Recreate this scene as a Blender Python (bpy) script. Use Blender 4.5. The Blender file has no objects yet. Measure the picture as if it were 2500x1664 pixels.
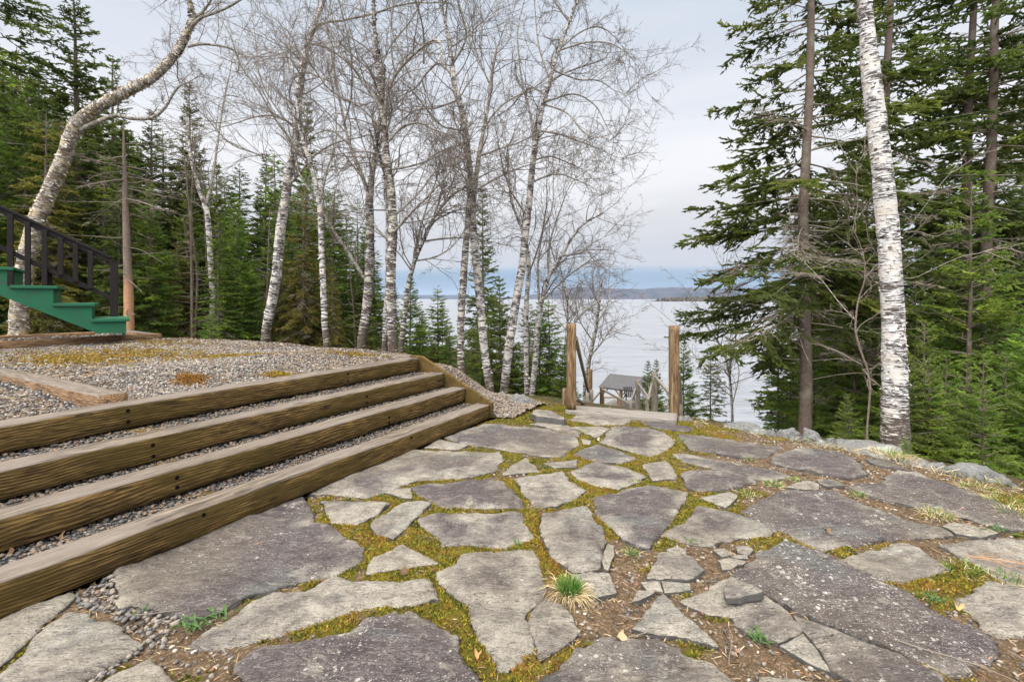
import bpy, bmesh, math, random
import numpy as np
from mathutils import Vector, Matrix, Quaternion
from mathutils.geometry import delaunay_2d_cdt
sc = bpy.context.scene
COL = sc.collection
# ------------------------------------------------------------------ camera, sky, sun
F = 1180.0; CU = 1250.0; V0 = 728.0; CZ = 1.19      # photograph: focal length / centre / horizon (px of 2500 x 1664), eye height
cd = bpy.data.cameras.new('camera'); cam = bpy.data.objects.new('camera', cd); COL.objects.link(cam)
cam.location = (0, 0, CZ); cam.rotation_euler = (math.pi/2, 0, 0)
cd.sensor_width = 36; cd.lens = F/2500*36; cd.shift_y = -(832-V0)/2500
cd.clip_start = 0.05; cd.clip_end = 30000
sc.camera = cam

def lin(r, g, b):
    f = lambda c: (c/255/12.92) if c/255 <= 0.04045 else ((c/255+0.055)/1.055)**2.4
    return (f(r), f(g), f(b), 1)

SUN_EL, SUN_AZ = math.radians(38), math.radians(-150)     # azimuth clockwise from +Y
w = bpy.data.worlds.new('World'); sc.world = w; w.use_nodes = True
nt = w.node_tree; nt.nodes.clear()
def wn(t, **k):
    n = nt.nodes.new(t)
    for a, b in k.items(): setattr(n, a, b)
    return n
out = wn('ShaderNodeOutputWorld'); bg = wn('ShaderNodeBackground'); bg.inputs[1].default_value = 0.1
sky = wn('ShaderNodeTexSky', sky_type='NISHITA'); sky.sun_disc = False; sky.sun_elevation = SUN_EL; sky.sun_rotation = SUN_AZ
tc = wn('ShaderNodeTexCoord'); nrm = wn('ShaderNodeVectorMath', operation='NORMALIZE'); nt.links.new(tc.outputs['Generated'], nrm.inputs[0])
sep = wn('ShaderNodeSeparateXYZ'); nt.links.new(nrm.outputs[0], sep.inputs[0])
mp = wn('ShaderNodeMapping'); mp.inputs['Scale'].default_value = (1.3, 1.3, 9); nt.links.new(nrm.outputs[0], mp.inputs[0])
nz = wn('ShaderNodeTexNoise'); nz.inputs['Scale'].default_value = 1.6; nz.inputs['Detail'].default_value = 5; nz.inputs['Roughness'].default_value = .5
nt.links.new(mp.outputs[0], nz.inputs['Vector'])
m1 = wn('ShaderNodeMath', operation='SUBTRACT'); nt.links.new(nz.outputs['Fac'], m1.inputs[0]); m1.inputs[1].default_value = .5
m2 = wn('ShaderNodeMath', operation='MULTIPLY'); nt.links.new(m1.outputs[0], m2.inputs[0])
m2b = wn('ShaderNodeMath', operation='MULTIPLY_ADD'); nt.links.new(sep.outputs['Z'], m2b.inputs[0]); m2b.inputs[1].default_value = .55; m2b.inputs[2].default_value = .015
nt.links.new(m2b.outputs[0], m2.inputs[1])
m3 = wn('ShaderNodeMath', operation='ADD'); nt.links.new(sep.outputs['Z'], m3.inputs[0]); nt.links.new(m2.outputs[0], m3.inputs[1])
rp = wn('ShaderNodeValToRGB'); nt.links.new(m3.outputs[0], rp.inputs[0])
stops = [(0, (180, 197, 214), 1), (.02, (160, 183, 205), 1), (.042, (154, 180, 205), 1), (.056, (170, 190, 212), 1), (.066, (206, 211, 220), 1), (.1, (210, 213, 220), 1),
         (.16, (219, 220, 224), 1), (.215, (238, 239, 243), 1), (.28, (242, 243, 247), 1), (.38, (222, 227, 236), 1), (.53, (203, 213, 227), 1), (.66, (240, 240, 243), 1.5), (.92, (250, 246, 240), 2.9)]  # overhead stops raised, above the view, to lift the light
cr = rp.color_ramp
while len(cr.elements) < len(stops): cr.elements.new(.5)
for e, (p, c, k) in zip(cr.elements, stops):
    e.position = p; l = lin(*c); e.color = (l[0]*k, l[1]*k, l[2]*k, 1)
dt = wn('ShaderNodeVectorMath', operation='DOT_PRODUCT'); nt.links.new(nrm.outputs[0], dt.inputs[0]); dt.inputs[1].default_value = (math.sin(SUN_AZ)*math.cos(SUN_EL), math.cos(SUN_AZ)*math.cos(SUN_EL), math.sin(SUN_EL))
gl = wn('ShaderNodeMapRange', interpolation_type='SMOOTHSTEP'); nt.links.new(dt.outputs['Value'], gl.inputs[0]); gl.inputs[1].default_value = .1; gl.inputs[2].default_value = 1.; gl.inputs[3].default_value = 10.5; gl.inputs[4].default_value = 27.  # sky brightened around the sun, out of view, added to front-light the trees
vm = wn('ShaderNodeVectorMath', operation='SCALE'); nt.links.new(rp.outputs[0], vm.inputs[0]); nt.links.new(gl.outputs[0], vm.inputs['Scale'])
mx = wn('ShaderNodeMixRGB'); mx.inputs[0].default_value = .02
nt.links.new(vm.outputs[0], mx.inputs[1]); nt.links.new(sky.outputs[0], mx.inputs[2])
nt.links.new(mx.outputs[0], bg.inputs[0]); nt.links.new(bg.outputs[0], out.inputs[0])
sl = bpy.data.lights.new('sun', 'SUN'); sl.energy = 2.0; sl.angle = math.radians(26); sl.color = (1, .96, .9)
so = bpy.data.objects.new('sun', sl); COL.objects.link(so)
sd = Vector((math.sin(SUN_AZ)*math.cos(SUN_EL), math.cos(SUN_AZ)*math.cos(SUN_EL), math.sin(SUN_EL)))
so.rotation_euler = sd.to_track_quat('Z', 'Y').to_euler()
sc.view_settings.view_transform = 'Standard'; sc.view_settings.look = 'None'; sc.view_settings.exposure = 0.03; sc.view_settings.gamma = 1
sc.render.engine = 'CYCLES'; sc.cycles.max_bounces = 8; sc.cycles.diffuse_bounces = 5

# ------------------------------------------------------------------ helpers
def W(u, v, Y):  # photo pixel at depth Y -> point
    return np.array([(u-CU)/F*Y, Y, CZ-(v-V0)/F*Y])
K = 2500/2356.0
def WD(u, v, Y): return W(u*K, v*K, Y)
def plane(u, v, z=0.0):
    Y = (CZ-z)*F/(v-V0); return ((u-CU)/F*Y, Y)

def tagp(o, label=None, cat=None, group=None, kind=None):
    if label: o['label'] = label
    if cat: o['category'] = cat
    if group: o['group'] = group
    if kind: o['kind'] = kind
    return o
def empty(name, loc=(0, 0, 0), rz=0):
    o = bpy.data.objects.new(name, None); o.empty_display_size = .1; COL.objects.link(o); o.location = loc; o.rotation_euler = (0, 0, rz); return o
def link(name, me, parent=None, mats=()):
    for m in mats: me.materials.append(m)
    o = bpy.data.objects.new(name, me); COL.objects.link(o)
    if parent: o.parent = parent
    return o
def npmesh(name, V, Fc, smooth=False, attrs=None, matidx=None, fattrs=None):
    """V (n,3); Fc (m,k) all faces the same size, or a list of such arrays"""
    me = bpy.data.meshes.new(name)
    if not isinstance(Fc, list): Fc = [Fc]
    Fc = [np.asarray(f, dtype=np.int32) for f in Fc if len(f)]
    li = np.concatenate([f.ravel() for f in Fc]); tot = np.concatenate([np.full(len(f), f.shape[1], np.int32) for f in Fc])
    st = np.concatenate([[0], np.cumsum(tot)[:-1]]).astype(np.int32)
    me.vertices.add(len(V)); me.vertices.foreach_set('co', np.asarray(V, np.float32).ravel())
    me.loops.add(len(li)); me.loops.foreach_set('vertex_index', li)
    me.polygons.add(len(tot)); me.polygons.foreach_set('loop_start', st); me.polygons.foreach_set('loop_total', tot)
    if matidx is not None: me.polygons.foreach_set('material_index', np.asarray(matidx, np.int32))
    if smooth: me.polygons.foreach_set('use_smooth', np.ones(len(tot), bool))
    me.update(calc_edges=True)
    for dom, d in (('POINT', attrs), ('FACE', fattrs)):
        for k, a in (d or {}).items():
            a = np.asarray(a, np.float32)
            if a.ndim == 1: me.attributes.new(k, 'FLOAT', dom).data.foreach_set('value', a)
            else: me.attributes.new(k, 'FLOAT_VECTOR', dom).data.foreach_set('vector', a.ravel())
    return me
def vnoise(P, scale, seed=0):   # smooth value noise, 2-D or 3-D points
    P = np.asarray(P, float)*scale
    if P.shape[1] == 2: P = np.c_[P, np.zeros(len(P))]
    i = np.floor(P).astype(np.int64); f = P-i; f = f*f*(3-2*f); r = 0
    for dx in (0, 1):
        for dy in (0, 1):
            for dz in (0, 1):
                h = (i[:, 0]+dx)*374761393+(i[:, 1]+dy)*668265263+(i[:, 2]+dz)*2147483647+seed*144665
                h = (h ^ (h >> 13))*1274126177; h = (h ^ (h >> 16)) & 0xffff
                wt = (f[:, 0] if dx else 1-f[:, 0])*(f[:, 1] if dy else 1-f[:, 1])*(f[:, 2] if dz else 1-f[:, 2])
                r = r+wt*(h/65535.0)
    return r
def fbm(P, scale, seed=0, o=4):
    s = 0; a = .5
    for k in range(o): s = s+a*vnoise(P, scale*2**k, seed+k); a *= .5
    return s/(1-.5**o)
def inpoly(P, poly):
    poly = np.asarray(poly); x, y = P[:, 0], P[:, 1]; r = np.zeros(len(P), bool); n = len(poly)
    for i in range(n):
        x1, y1 = poly[i]; x2, y2 = poly[(i+1) % n]
        if y1 == y2: continue
        c = ((y1 > y) != (y2 > y)) & (x < (x2-x1)*(y-y1)/(y2-y1)+x1); r ^= c
    return r
def segdist(P, poly, closed=True):
    poly = np.asarray(poly, float); n = len(poly); d = np.full(len(P), 1e9)
    for i in range(n if closed else n-1):
        a = poly[i]; b = poly[(i+1) % n]; ab = b-a; L = (ab@ab) or 1e-12
        t = np.clip(((P-a)@ab)/L, 0, 1); q = a+t[:, None]*ab; d = np.minimum(d, np.hypot(P[:, 0]-q[:, 0], P[:, 1]-q[:, 1]))
    return d
def sstep(a, b, x):
    t = np.clip((np.asarray(x, float)-a)/(b-a), 0, 1); return t*t*(3-2*t)

# ---- node material builder
class M:
    def __init__(s, name, rough=.85, spec=.3):
        s.m = bpy.data.materials.new(name); s.m.use_nodes = True; s.t = s.m.node_tree; s.b = s.t.nodes['Principled BSDF']
        s.b.inputs['Roughness'].default_value = rough; s.b.inputs['Specular IOR Level'].default_value = spec; s._tc = None
    def n(s, typ, ins=None, **k):
        n = s.t.nodes.new(typ)
        for a, b in k.items(): setattr(n, a, b)
        for a, b in (ins or {}).items():
            if hasattr(b, 'is_output') : s.t.links.new(b, n.inputs[a])
            else: n.inputs[a].default_value = b
        return n
    def co(s, kind='Object', scale=(1, 1, 1), attr=None):
        if attr: src = s.n('ShaderNodeAttribute', attribute_name=attr).outputs['Vector']
        else: src = s.n('ShaderNodeTexCoord').outputs[kind]
        return s.n('ShaderNodeMapping', {'Vector': src, 'Scale': scale}).outputs[0]
    def noise(s, vec, scale, detail=4, rough=.6, dist=0): return s.n('ShaderNodeTexNoise', {'Vector': vec, 'Scale': scale, 'Detail': detail, 'Roughness': rough, 'Distortion': dist}).outputs['Fac']
    def ramp(s, fac, st, interp='LINEAR'):
        n = s.n('ShaderNodeValToRGB', {0: fac}); e = n.color_ramp.elements; n.color_ramp.interpolation = interp
        while len(e) < len(st): e.new(.5)
        for q, (p, c) in zip(e, st):
            q.position = p; q.color = (c, c, c, 1) if not hasattr(c, '__len__') else (c[0], c[1], c[2], 1)
        return n.outputs[0]
    def mix(s, f, a, b, mode='MIX'):
        n = s.n('ShaderNodeMixRGB', {0: f, 1: a if not isinstance(a, tuple) or len(a) == 4 else (*a, 1), 2: b if not isinstance(b, tuple) or len(b) == 4 else (*b, 1)}, blend_type=mode); return n.outputs[0]
    def math(s, op, a, b=0.0, c=0.0):
        return s.n('ShaderNodeMath', {0: a, 1: b, 2: c}, operation=op).outputs[0]
    def attr(s, name): return s.n('ShaderNodeAttribute', attribute_name=name).outputs['Fac']
    def rnd(s): return s.n('ShaderNodeObjectInfo').outputs['Random']
    def color(s, c):
        if hasattr(c, 'is_output'): s.t.links.new(c, s.b.inputs['Base Color'])
        else: s.b.inputs['Base Color'].default_value = (*c[:3], 1)
        return s
    def bump(s, h, strength=.5, dist=.01):
        n = s.n('ShaderNodeBump', {'Height': h, 'Strength': strength, 'Distance': dist}); s.t.links.new(n.outputs[0], s.b.inputs['Normal']); return s
    def rough(s, h): s.t.links.new(h, s.b.inputs['Roughness']); return s

def mat_wood(name, c1, c2, c3, algae=None, gscale=1.0, grey=None, bump=.5):
    m = M(name, .85, .25); rn = m.rnd()
    off = m.n('ShaderNodeVectorMath', {0: m.n('ShaderNodeTexCoord').outputs['Object'], 1: m.n('ShaderNodeCombineXYZ', {0: m.math('MULTIPLY', rn, 37.), 1: m.math('MULTIPLY', rn, 11.)}).outputs[0]}, operation='ADD').outputs[0]
    st = m.n('ShaderNodeMapping', {'Vector': off, 'Scale': (2.0*gscale, 15*gscale, 15*gscale)}).outputs[0]
    warp = m.n('ShaderNodeTexNoise', {'Vector': m.n('ShaderNodeMapping', {'Vector': off, 'Scale': (1.5, 5, 5)}).outputs[0], 'Scale': 1.3, 'Detail': 2.}).outputs['Color']
    st2 = m.n('ShaderNodeVectorMath', {0: st, 1: m.n('ShaderNodeVectorMath', {0: warp, 'Scale': 1.4}, operation='SCALE').outputs[0]}, operation='ADD').outputs[0]
    sl_ = m.n('ShaderNodeTexNoise', {'Vector': m.n('ShaderNodeMapping', {'Vector': off, 'Scale': (1.3, 2.5, 2.5)}).outputs[0], 'Scale': 1.0, 'Detail': 3., 'Roughness': .55}).outputs['Color']
    rc = m.n('ShaderNodeVectorMath', {0: m.n('ShaderNodeTexCoord').outputs['Object'], 1: m.n('ShaderNodeVectorMath', {0: sl_, 'Scale': .11}, operation='SCALE').outputs[0]}, operation='ADD').outputs[0]
    sx = m.n('ShaderNodeSeparateXYZ', {0: rc}); oy = m.math('SUBTRACT', m.math('FRACT', m.math('MULTIPLY', sx.outputs[1], 1.7)), .42); oz = m.math('ADD', sx.outputs[2], m.math('MULTIPLY', rn, .1))
    rad = m.math('SQRT', m.math('ADD', m.math('MULTIPLY', m.math('MULTIPLY', oy, .6), m.math('MULTIPLY', oy, .6)), m.math('MULTIPLY', oz, oz)))
    wv = m.math('MULTIPLY_ADD', m.math('SINE', m.math('MULTIPLY', rad, 430./gscale)), .5, .5)
    big0 = m.noise(m.n('ShaderNodeMapping', {'Vector': off, 'Scale': (2.2, 9, 9)}).outputs[0], 1.0, 5, .65)
    fine = m.noise(m.n('ShaderNodeMapping', {'Vector': off, 'Scale': (9, 130, 130)}).outputs[0], 1.0, 5, .7)
    big = m.noise(m.n('ShaderNodeMapping', {'Vector': off, 'Scale': (1.2, 4, 4)}).outputs[0], 1.5, 4, .6)
    c = m.mix(m.ramp(big0, [(.38, .0), (.62, .9)]), m.ramp(wv, [(0, tuple((a+b)/2 for a, b in zip(c1, c2))), (.45, c2), (1, c3)]), m.mix(wv, c1, c2))
    c = m.mix(m.ramp(fine, [(.36, .9), (.55, 0)]), c, tuple(x*.3 for x in c1), 'MIX'); c = m.mix(m.ramp(fine, [(.56, 0.), (.70, .5)]), c, tuple(min(1, x*1.5) for x in c3))
    if algae: c = m.mix(m.ramp(big, [(.42, 0.), (.60, .7)]), c, m.mix(fine, tuple(x*.55 for x in algae), algae))
    if grey: c = m.mix(m.ramp(big, [(.35, .9), (.7, .2)]), c, m.mix(fine, tuple(x*.5 for x in grey), grey))
    kv = m.n('ShaderNodeTexVoronoi', {'Vector': m.n('ShaderNodeMapping', {'Vector': off, 'Scale': (2.2, 7, 7)}).outputs[0], 'Scale': 1.}, feature='F1'); kd = m.math('ADD', kv.outputs['Distance'], m.math('MULTIPLY', m.math('SUBTRACT', fine, .5), .06))
    c = m.mix(m.ramp(kd, [(.0, .9), (.055, .85), (.08, .25), (.11, .6), (.14, 0.)]), c, tuple(x*.3 for x in c1))
    cracks = m.noise(m.n('ShaderNodeMapping', {'Vector': off, 'Scale': (3.2, 75, 75)}).outputs[0], 1.0, 2, .5, .4)
    ck = m.ramp(cracks, [(.28, 1.), (.34, 0.)])
    c = m.mix(m.math('MULTIPLY', ck, .7), c, tuple(x*.15 for x in c1))
    m.color(c); m.bump(m.math('SUBTRACT', m.math('ADD', fine, m.math('MULTIPLY', wv, .22)), m.math('MULTIPLY', ck, 1.5)), bump, .003)
    return m.m

MT = {}
MT['timber_side'] = mat_wood('timber_side', (.04, .022, .008), (.145, .088, .026), (.29, .185, .062), algae=(.075, .052, .008), gscale=1, bump=.9)
MT['timber_top'] = mat_wood('timber_top', (.055, .038, .025), (.15, .115, .08), (.27, .215, .16), grey=(.245, .205, .17), gscale=1.3, bump=.9)
MT['timber_red'] = mat_wood('timber_red', (.13, .07, .035), (.24, .14, .07), (.34, .22, .12), grey=None)
MT['post'] = mat_wood('post_wood', (.115, .066, .030), (.23, .145, .075), (.31, .215, .125), gscale=2.2)
MT['greypost'] = mat_wood('grey_wood', (.16, .12, .08), (.28, .22, .16), (.36, .31, .25), grey=(.33, .30, .26))
MT['sill'] = mat_wood('sill_wood', (.13, .11, .09), (.26, .23, .19), (.36, .32, .27), grey=(.30, .27, .235))
m = M('hole_black', .9, .1); MT['black'] = m.color((.006, .005, .005)).m
m = M('green_paint', .55, .35); o_ = m.co(); g_ = m.noise(o_, 9, 5, .65)
MT['green'] = m.color(m.mix(m.ramp(g_, [(.36, .75), (.52, 0.)]), (.010, .115, .05), (.03, .075, .045))).bump(m.noise(m.co(scale=(2, 2, 20)), 8, 4), .25, .004).m
m = M('dark_paint', .65, .18); MT['darkpaint'] = m.color(m.mix(m.noise(m.co(), 14), (.010, .008, .008), (.026, .02, .018))).bump(m.noise(m.co(scale=(20, 20, 3)), 4, 3), .2, .003).m
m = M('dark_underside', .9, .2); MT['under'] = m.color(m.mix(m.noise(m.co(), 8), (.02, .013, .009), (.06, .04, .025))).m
# slate
def mat_stone(name):
    m = M(name, .8, .35); o = m.co('Object'); rn = m.rnd()
    off = m.n('ShaderNodeVectorMath', {0: m.n('ShaderNodeTexCoord').outputs['Object'], 1: m.n('ShaderNodeCombineXYZ', {0: m.math('MULTIPLY', rn, 53.), 1: m.math('MULTIPLY', rn, 19.)}).outputs[0]}, operation='ADD').outputs[0]
    big = m.noise(off, 2.6, 5, .62, .4); mid = m.noise(off, 14, 6, .7); fine = m.noise(off, 120, 5, .75); grit = m.noise(off, 420, 2, .6)
    tone = m.attr('tone'); edge = m.attr('edge')
    dark = m.mix(m.ramp(mid, [(.3, 0.), (.7, 1.)]), (.038, .029, .029), (.12, .095, .092)); light = m.mix(m.ramp(mid, [(.3, 0.), (.7, 1.)]), (.17, .15, .118), (.40, .36, .295))
    # weathered pale rim whose width wanders, darker heart
    f = m.math('ADD', m.math('MULTIPLY', edge, 3.6), m.math('MULTIPLY', m.math('SUBTRACT', big, .5), 3.4))
    f = m.math('ADD', f, m.math('SUBTRACT', m.math('MULTIPLY', tone, 1.5), .60)); f = m.math('ADD', f, m.math('MULTIPLY', m.math('SUBTRACT', fine, .5), .5))
    fr = m.ramp(f, [(.12, 0.), (.42, .45), (.75, 1.)])
    c = m.mix(fr, light, dark)
    c = m.mix(m.ramp(fine, [(.36, .8), (.5, 0.)]), c, m.mix(.7, c, (.02, .017, .016)))
    c = m.mix(m.ramp(fine, [(.54, 0.), (.68, .45)]), c, (.42, .39, .35))
    wet = m.noise(off, 1.9, 5, .68, .9); c = m.mix(m.ramp(wet, [(.53, 0.), (.60, .62)]), c, m.mix(.75, c, (.045, .032, .036))); run = m.noise(off, 7, 6, .72, .6); c = m.mix(m.ramp(run, [(.58, 0.), (.66, .35)]), c, (.44, .40, .32))
    tint = m.noise(off, 1.1, 2, .5); c = m.mix(m.ramp(tint, [(.45, 0.), (.68, .45)]), c, m.mix(.5, c, (.24, .20, .12)))
    gb = m.noise(off, 2.1, 3, .5, 1.); c = m.mix(m.ramp(gb, [(.55, 0.), (.7, .3)]), c, m.mix(.5, c, (.17, .24, .23)))
    # lichen: pale crusty discs of several sizes
    lich = m.attr('lichen')
    for sc_, rad in ((22, .34), (48, .36), (110, .40)):
        wob = m.n('ShaderNodeVectorMath', {0: off, 1: m.n('ShaderNodeVectorMath', {0: m.n('ShaderNodeTexNoise', {'Vector': off, 'Scale': sc_*1.6, 'Detail': 3.}).outputs['Color'], 'Scale': .5/sc_}, operation='SCALE').outputs[0]}, operation='ADD').outputs[0]
        vo = m.n('ShaderNodeTexVoronoi', {'Vector': wob, 'Scale': float(sc_)}, feature='F1', voronoi_dimensions='2D')
        sepc = m.n('ShaderNodeSeparateColor', {0: vo.outputs['Color']}).outputs[0]
        pres = m.math('GREATER_THAN', m.math('MULTIPLY', m.math('ADD', lich, m.math('MULTIPLY', m.math('SUBTRACT', m.noise(off, 3.5, 3), .5), 2.2)), .6), sepc)
        spot = m.math('MULTIPLY', pres, m.math('LESS_THAN', vo.outputs['Distance'], m.math('MULTIPLY', sepc, rad*1.4)))
        c = m.mix(m.math('MULTIPLY', spot, .75), c, (.46, .43, .38))
    lam = m.noise(m.n('ShaderNodeMapping', {'Vector': off, 'Scale': (1.2, 5.5, 1), 'Rotation': (0, 0, .35)}).outputs[0], 6, 6, .65, 1.2)
    c = m.mix(m.ramp(lam, [(.482, 0.), (.497, .85), (.506, .85), (.515, 0.)]), c, (.035, .028, .026)); c = m.mix(m.ramp(lam, [(.52, .0), (.535, .4), (.56, 0.)]), c, (.42, .39, .34))
    m.color(c)
    lay = m.noise(m.n('ShaderNodeMapping', {'Vector': off, 'Scale': (1, 2.2, 1), 'Rotation': (0, 0, .4)}).outputs[0], 5, 6, .6, .6)
    st = m.ramp(lay, [(0, 0.), (.40, .1), (.415, .35), (.50, .4), (.512, .65), (.58, .7), (.59, .95), (1, 1.)])
    h = m.math('ADD', m.math('MULTIPLY', st, .5), m.math('ADD', m.math('MULTIPLY', fine, .35), m.math('MULTIPLY', grit, .12)))
    m.bump(m.math('ADD', h, m.math('MULTIPLY', mid, .35)), 1.0, .02)
    return m.m
MT['stone'] = mat_stone('flagstone_slate')
m = M('slate_edge', .9, .2); e_ = m.noise(m.co(scale=(1, 1, 12)), 16, 5, .7)
MT['stone_side'] = m.color(m.mix(e_, (.035, .03, .028), (.17, .16, .15))).bump(e_, .8, .01).m
m = M('boulder', .9, .25); b_ = m.noise(m.co(), 6, 7, .7); b2 = m.noise(m.co(), 45, 4, .7); b3 = m.noise(m.co(), 2.4, 3)
c = m.mix(b_, (.07, .07, .068), (.29, .285, .27)); c = m.mix(m.ramp(b2, [(.3, .8), (.5, 0.)]), c, (.05, .05, .045)); c = m.mix(m.ramp(b3, [(.55, 0.), (.62, .7)]), c, (.40, .43, .41)); c = m.mix(m.ramp(m.noise(m.co(), 11, 3), [(.63, 0.), (.68, .8)]), c, (.30, .16, .03))
MT['boulder'] = m.color(c).bump(m.math('ADD', b_, m.math('MULTIPLY', b2, .4)), 1, .03).m
# soil / moss
m = M('joint_soil', .95, .15); o = m.co(); moss = m.attr('moss'); a = m.noise(o, 30, 6, .75); b = m.noise(o, 160, 4, .75); g = m.noise(o, 5, 4, .6)
soil = m.mix(b, (.035, .022, .013), (.22, .15, .09)); soil = m.mix(m.ramp(m.noise(o, 90, 3), [(.55, 0.), (.63, .8)]), soil, (.30, .22, .14))
mo = m.mix(m.ramp(g, [(.35, 0.), (.6, 1.)]), (.07, .075, .012), (.17, .15, .014)); mo = m.mix(m.ramp(a, [(.40, .6), (.55, 0.)]), mo, (.14, .07, .014)); mo = m.mix(m.ramp(b, [(.3, .8), (.55, 0.)]), mo, (.03, .028, .006))
MT['soil'] = m.color(m.mix(m.ramp(m.math('ADD', moss, m.math('MULTIPLY', m.math('SUBTRACT', a, .5), .9)), [(.42, 0.), (.58, 1.)]), soil, mo)).bump(m.math('ADD', a, m.math('MULTIPLY', b, .6)), 1, .014).m
m = M('moss_tuft', .9, .1); r = m.attr('rnd'); MT['moss'] = m.color(m.ramp(r, [(0, (.05, .055, .012)), (.3, (.12, .125, .02)), (.6, (.25, .225, .024)), (.8, (.27, .17, .025)), (1, (.22, .11, .03))])).m
m = M('litter', .9, .1); r = m.attr('rnd'); MT['litter'] = m.color(m.ramp(r, [(0, (.04, .026, .016)), (.5, (.13, .085, .048)), (.75, (.26, .18, .10)), (.93, (.48, .38, .24)), (1, (.35, .13, .06))])).m
m = M('pebbles', .8, .35); r = m.attr('rnd'); n_ = m.noise(m.co(), 150, 3, .7)
pc = m.ramp(r, [(0, (.055, .053, .05)), (.2, (.13, .12, .115)), (.45, (.24, .21, .175)), (.58, (.30, .255, .205)), (.72, (.18, .12, .075)), (.85, (.38, .335, .28)), (.95, (.52, .48, .42)), (1, (.30, .12, .07))])
MT['pebble'] = m.color(m.mix(m.ramp(n_, [(.35, .6), (.6, 0.)]), pc, m.mix(.55, pc, (.05, .05, .05)))).m
m = M('gravel_base', .95, .2); o = m.co(); v_ = m.n('ShaderNodeTexVoronoi', {'Vector': o, 'Scale': 55.}); MT['gravel'] = m.color(m.mix(m.ramp(v_.outputs['Distance'], [(.2, 0.), (.6, 1.)]), m.ramp(m.n('ShaderNodeSeparateColor', {0: v_.outputs['Color']}).outputs[0], [(0, (.09, .09, .09)), (.6, (.27, .25, .23)), (1, (.5, .47, .43))]), (.03, .028, .026))).bump(v_.outputs['Distance'], .8, -.02).m
m = M('forest_floor', .95, .1); o = m.co(); a = m.noise(o, 3, 7, .7); b = m.noise(o, 20, 6, .75)
MT['floor'] = m.color(m.mix(m.ramp(a, [(.4, 0.), (.62, .9)]), m.mix(b, (.04, .026, .016), (.19, .13, .08)), m.mix(b, (.02, .035, .008), (.09, .10, .03)))).bump(b, 1, .05).m
# bark
def mat_birch(name, dirt=.5, warm=0.0, tan=(.50, .37, .20), dk=(.16, .12, .09)):
    m = M(name, .8, .25); t = m.co(attr='tc'); 
    pt = m.noise(m.co(attr='tc', scale=(9, 9, 60)), 1.0, 5, .7, .3); ln = m.noise(m.co(attr='tc', scale=(14, 14, 150)), 1.0, 3, .6); lo = m.noise(m.co(attr='tc', scale=(3, 3, 5)), 1.0, 4, .65)
    wht = m.mix(m.noise(m.co(attr='tc', scale=(5, 5, 12)), 1.0, 4), (.50, .48, .46), (.78, .76, .745)); wht = m.mix(m.ramp(lo, [(.36, .35+warm*1.6), (.56, 0.)]), wht, tan)
    bk = m.math('ADD', m.math('MULTIPLY', pt, .6), m.math('MULTIPLY', ln, .4)); low = m.attr('low')
    thr = m.math('ADD', m.math('MULTIPLY', m.math('SUBTRACT', lo, .5), .5), m.math('ADD', m.math('MULTIPLY', m.math('MULTIPLY', low, low), .13), dirt*.20-.085))
    f = m.ramp(m.math('SUBTRACT', bk, thr), [(.42, 1.), (.455, 0.)])
    c = m.mix(f, wht, m.mix(pt, (.03, .025, .022), dk))
    m.color(c).bump(m.math('ADD', m.math('SUBTRACT', pt, m.math('MULTIPLY', f, .6)), m.math('MULTIPLY', ln, .3)), .9, .012); return m.m
MT['birch'] = mat_birch('birch_bark', .64, .1); MT['birch_dirty'] = mat_birch('birch_bark_lichened', .78, .3, (.38, .33, .20))
MT['birch_white'] = mat_birch('white_birch_bark', .55); MT['birch_shaggy'] = mat_birch('shaggy_birch_bark', .72, .40, (.50, .38, .20), (.34, .25, .15))
m = M('twig', .85, .2); MT['twig'] = m.color(m.mix(m.noise(m.co(), 5, 3), (.10, .08, .066), (.26, .215, .18))).m
m = M('limb_bark', .85, .2); lp = m.noise(m.co(attr='tc', scale=(10, 10, 22)), 1., 5, .7)
MT['limb'] = m.color(m.mix(m.ramp(lp, [(.4, 0.), (.62, 1.)]), (.11, .09, .07), (.44, .40, .34))).bump(lp, .9, .012).m
m = M('brown_bark', .9, .15); lp = m.noise(m.co(attr='tc', scale=(22, 22, 34)), 1., 5, .7); l2 = m.noise(m.co(attr='tc', scale=(2, 2, 3)), 1., 4, .6)
c = m.mix(lp, (.05, .035, .028), (.24, .18, .145)); c = m.mix(m.ramp(l2, [(.52, 0.), (.62, .45)]), c, (.26, .26, .19))
MT['bark'] = m.color(c).bump(lp, 1, .014).m
m = M('red_bark', .9, .15); lp = m.noise(m.co(attr='tc', scale=(15, 15, 26)), 1., 5, .7); MT['redbark'] = m.color(m.mix(m.ramp(m.attr('low'), [(.25, 0.), (.5, 1.)]), m.mix(lp, (.10, .07, .055), (.30, .23, .19)), m.mix(lp, (.26, .12, .06), (.56, .34, .20)))).bump(lp, 1, .012).m
m = M('deadwood', .85, .2); MT['dead'] = m.color(m.mix(m.noise(m.co(), 4, 3), (.10, .08, .06), (.33, .28, .22))).m
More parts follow.
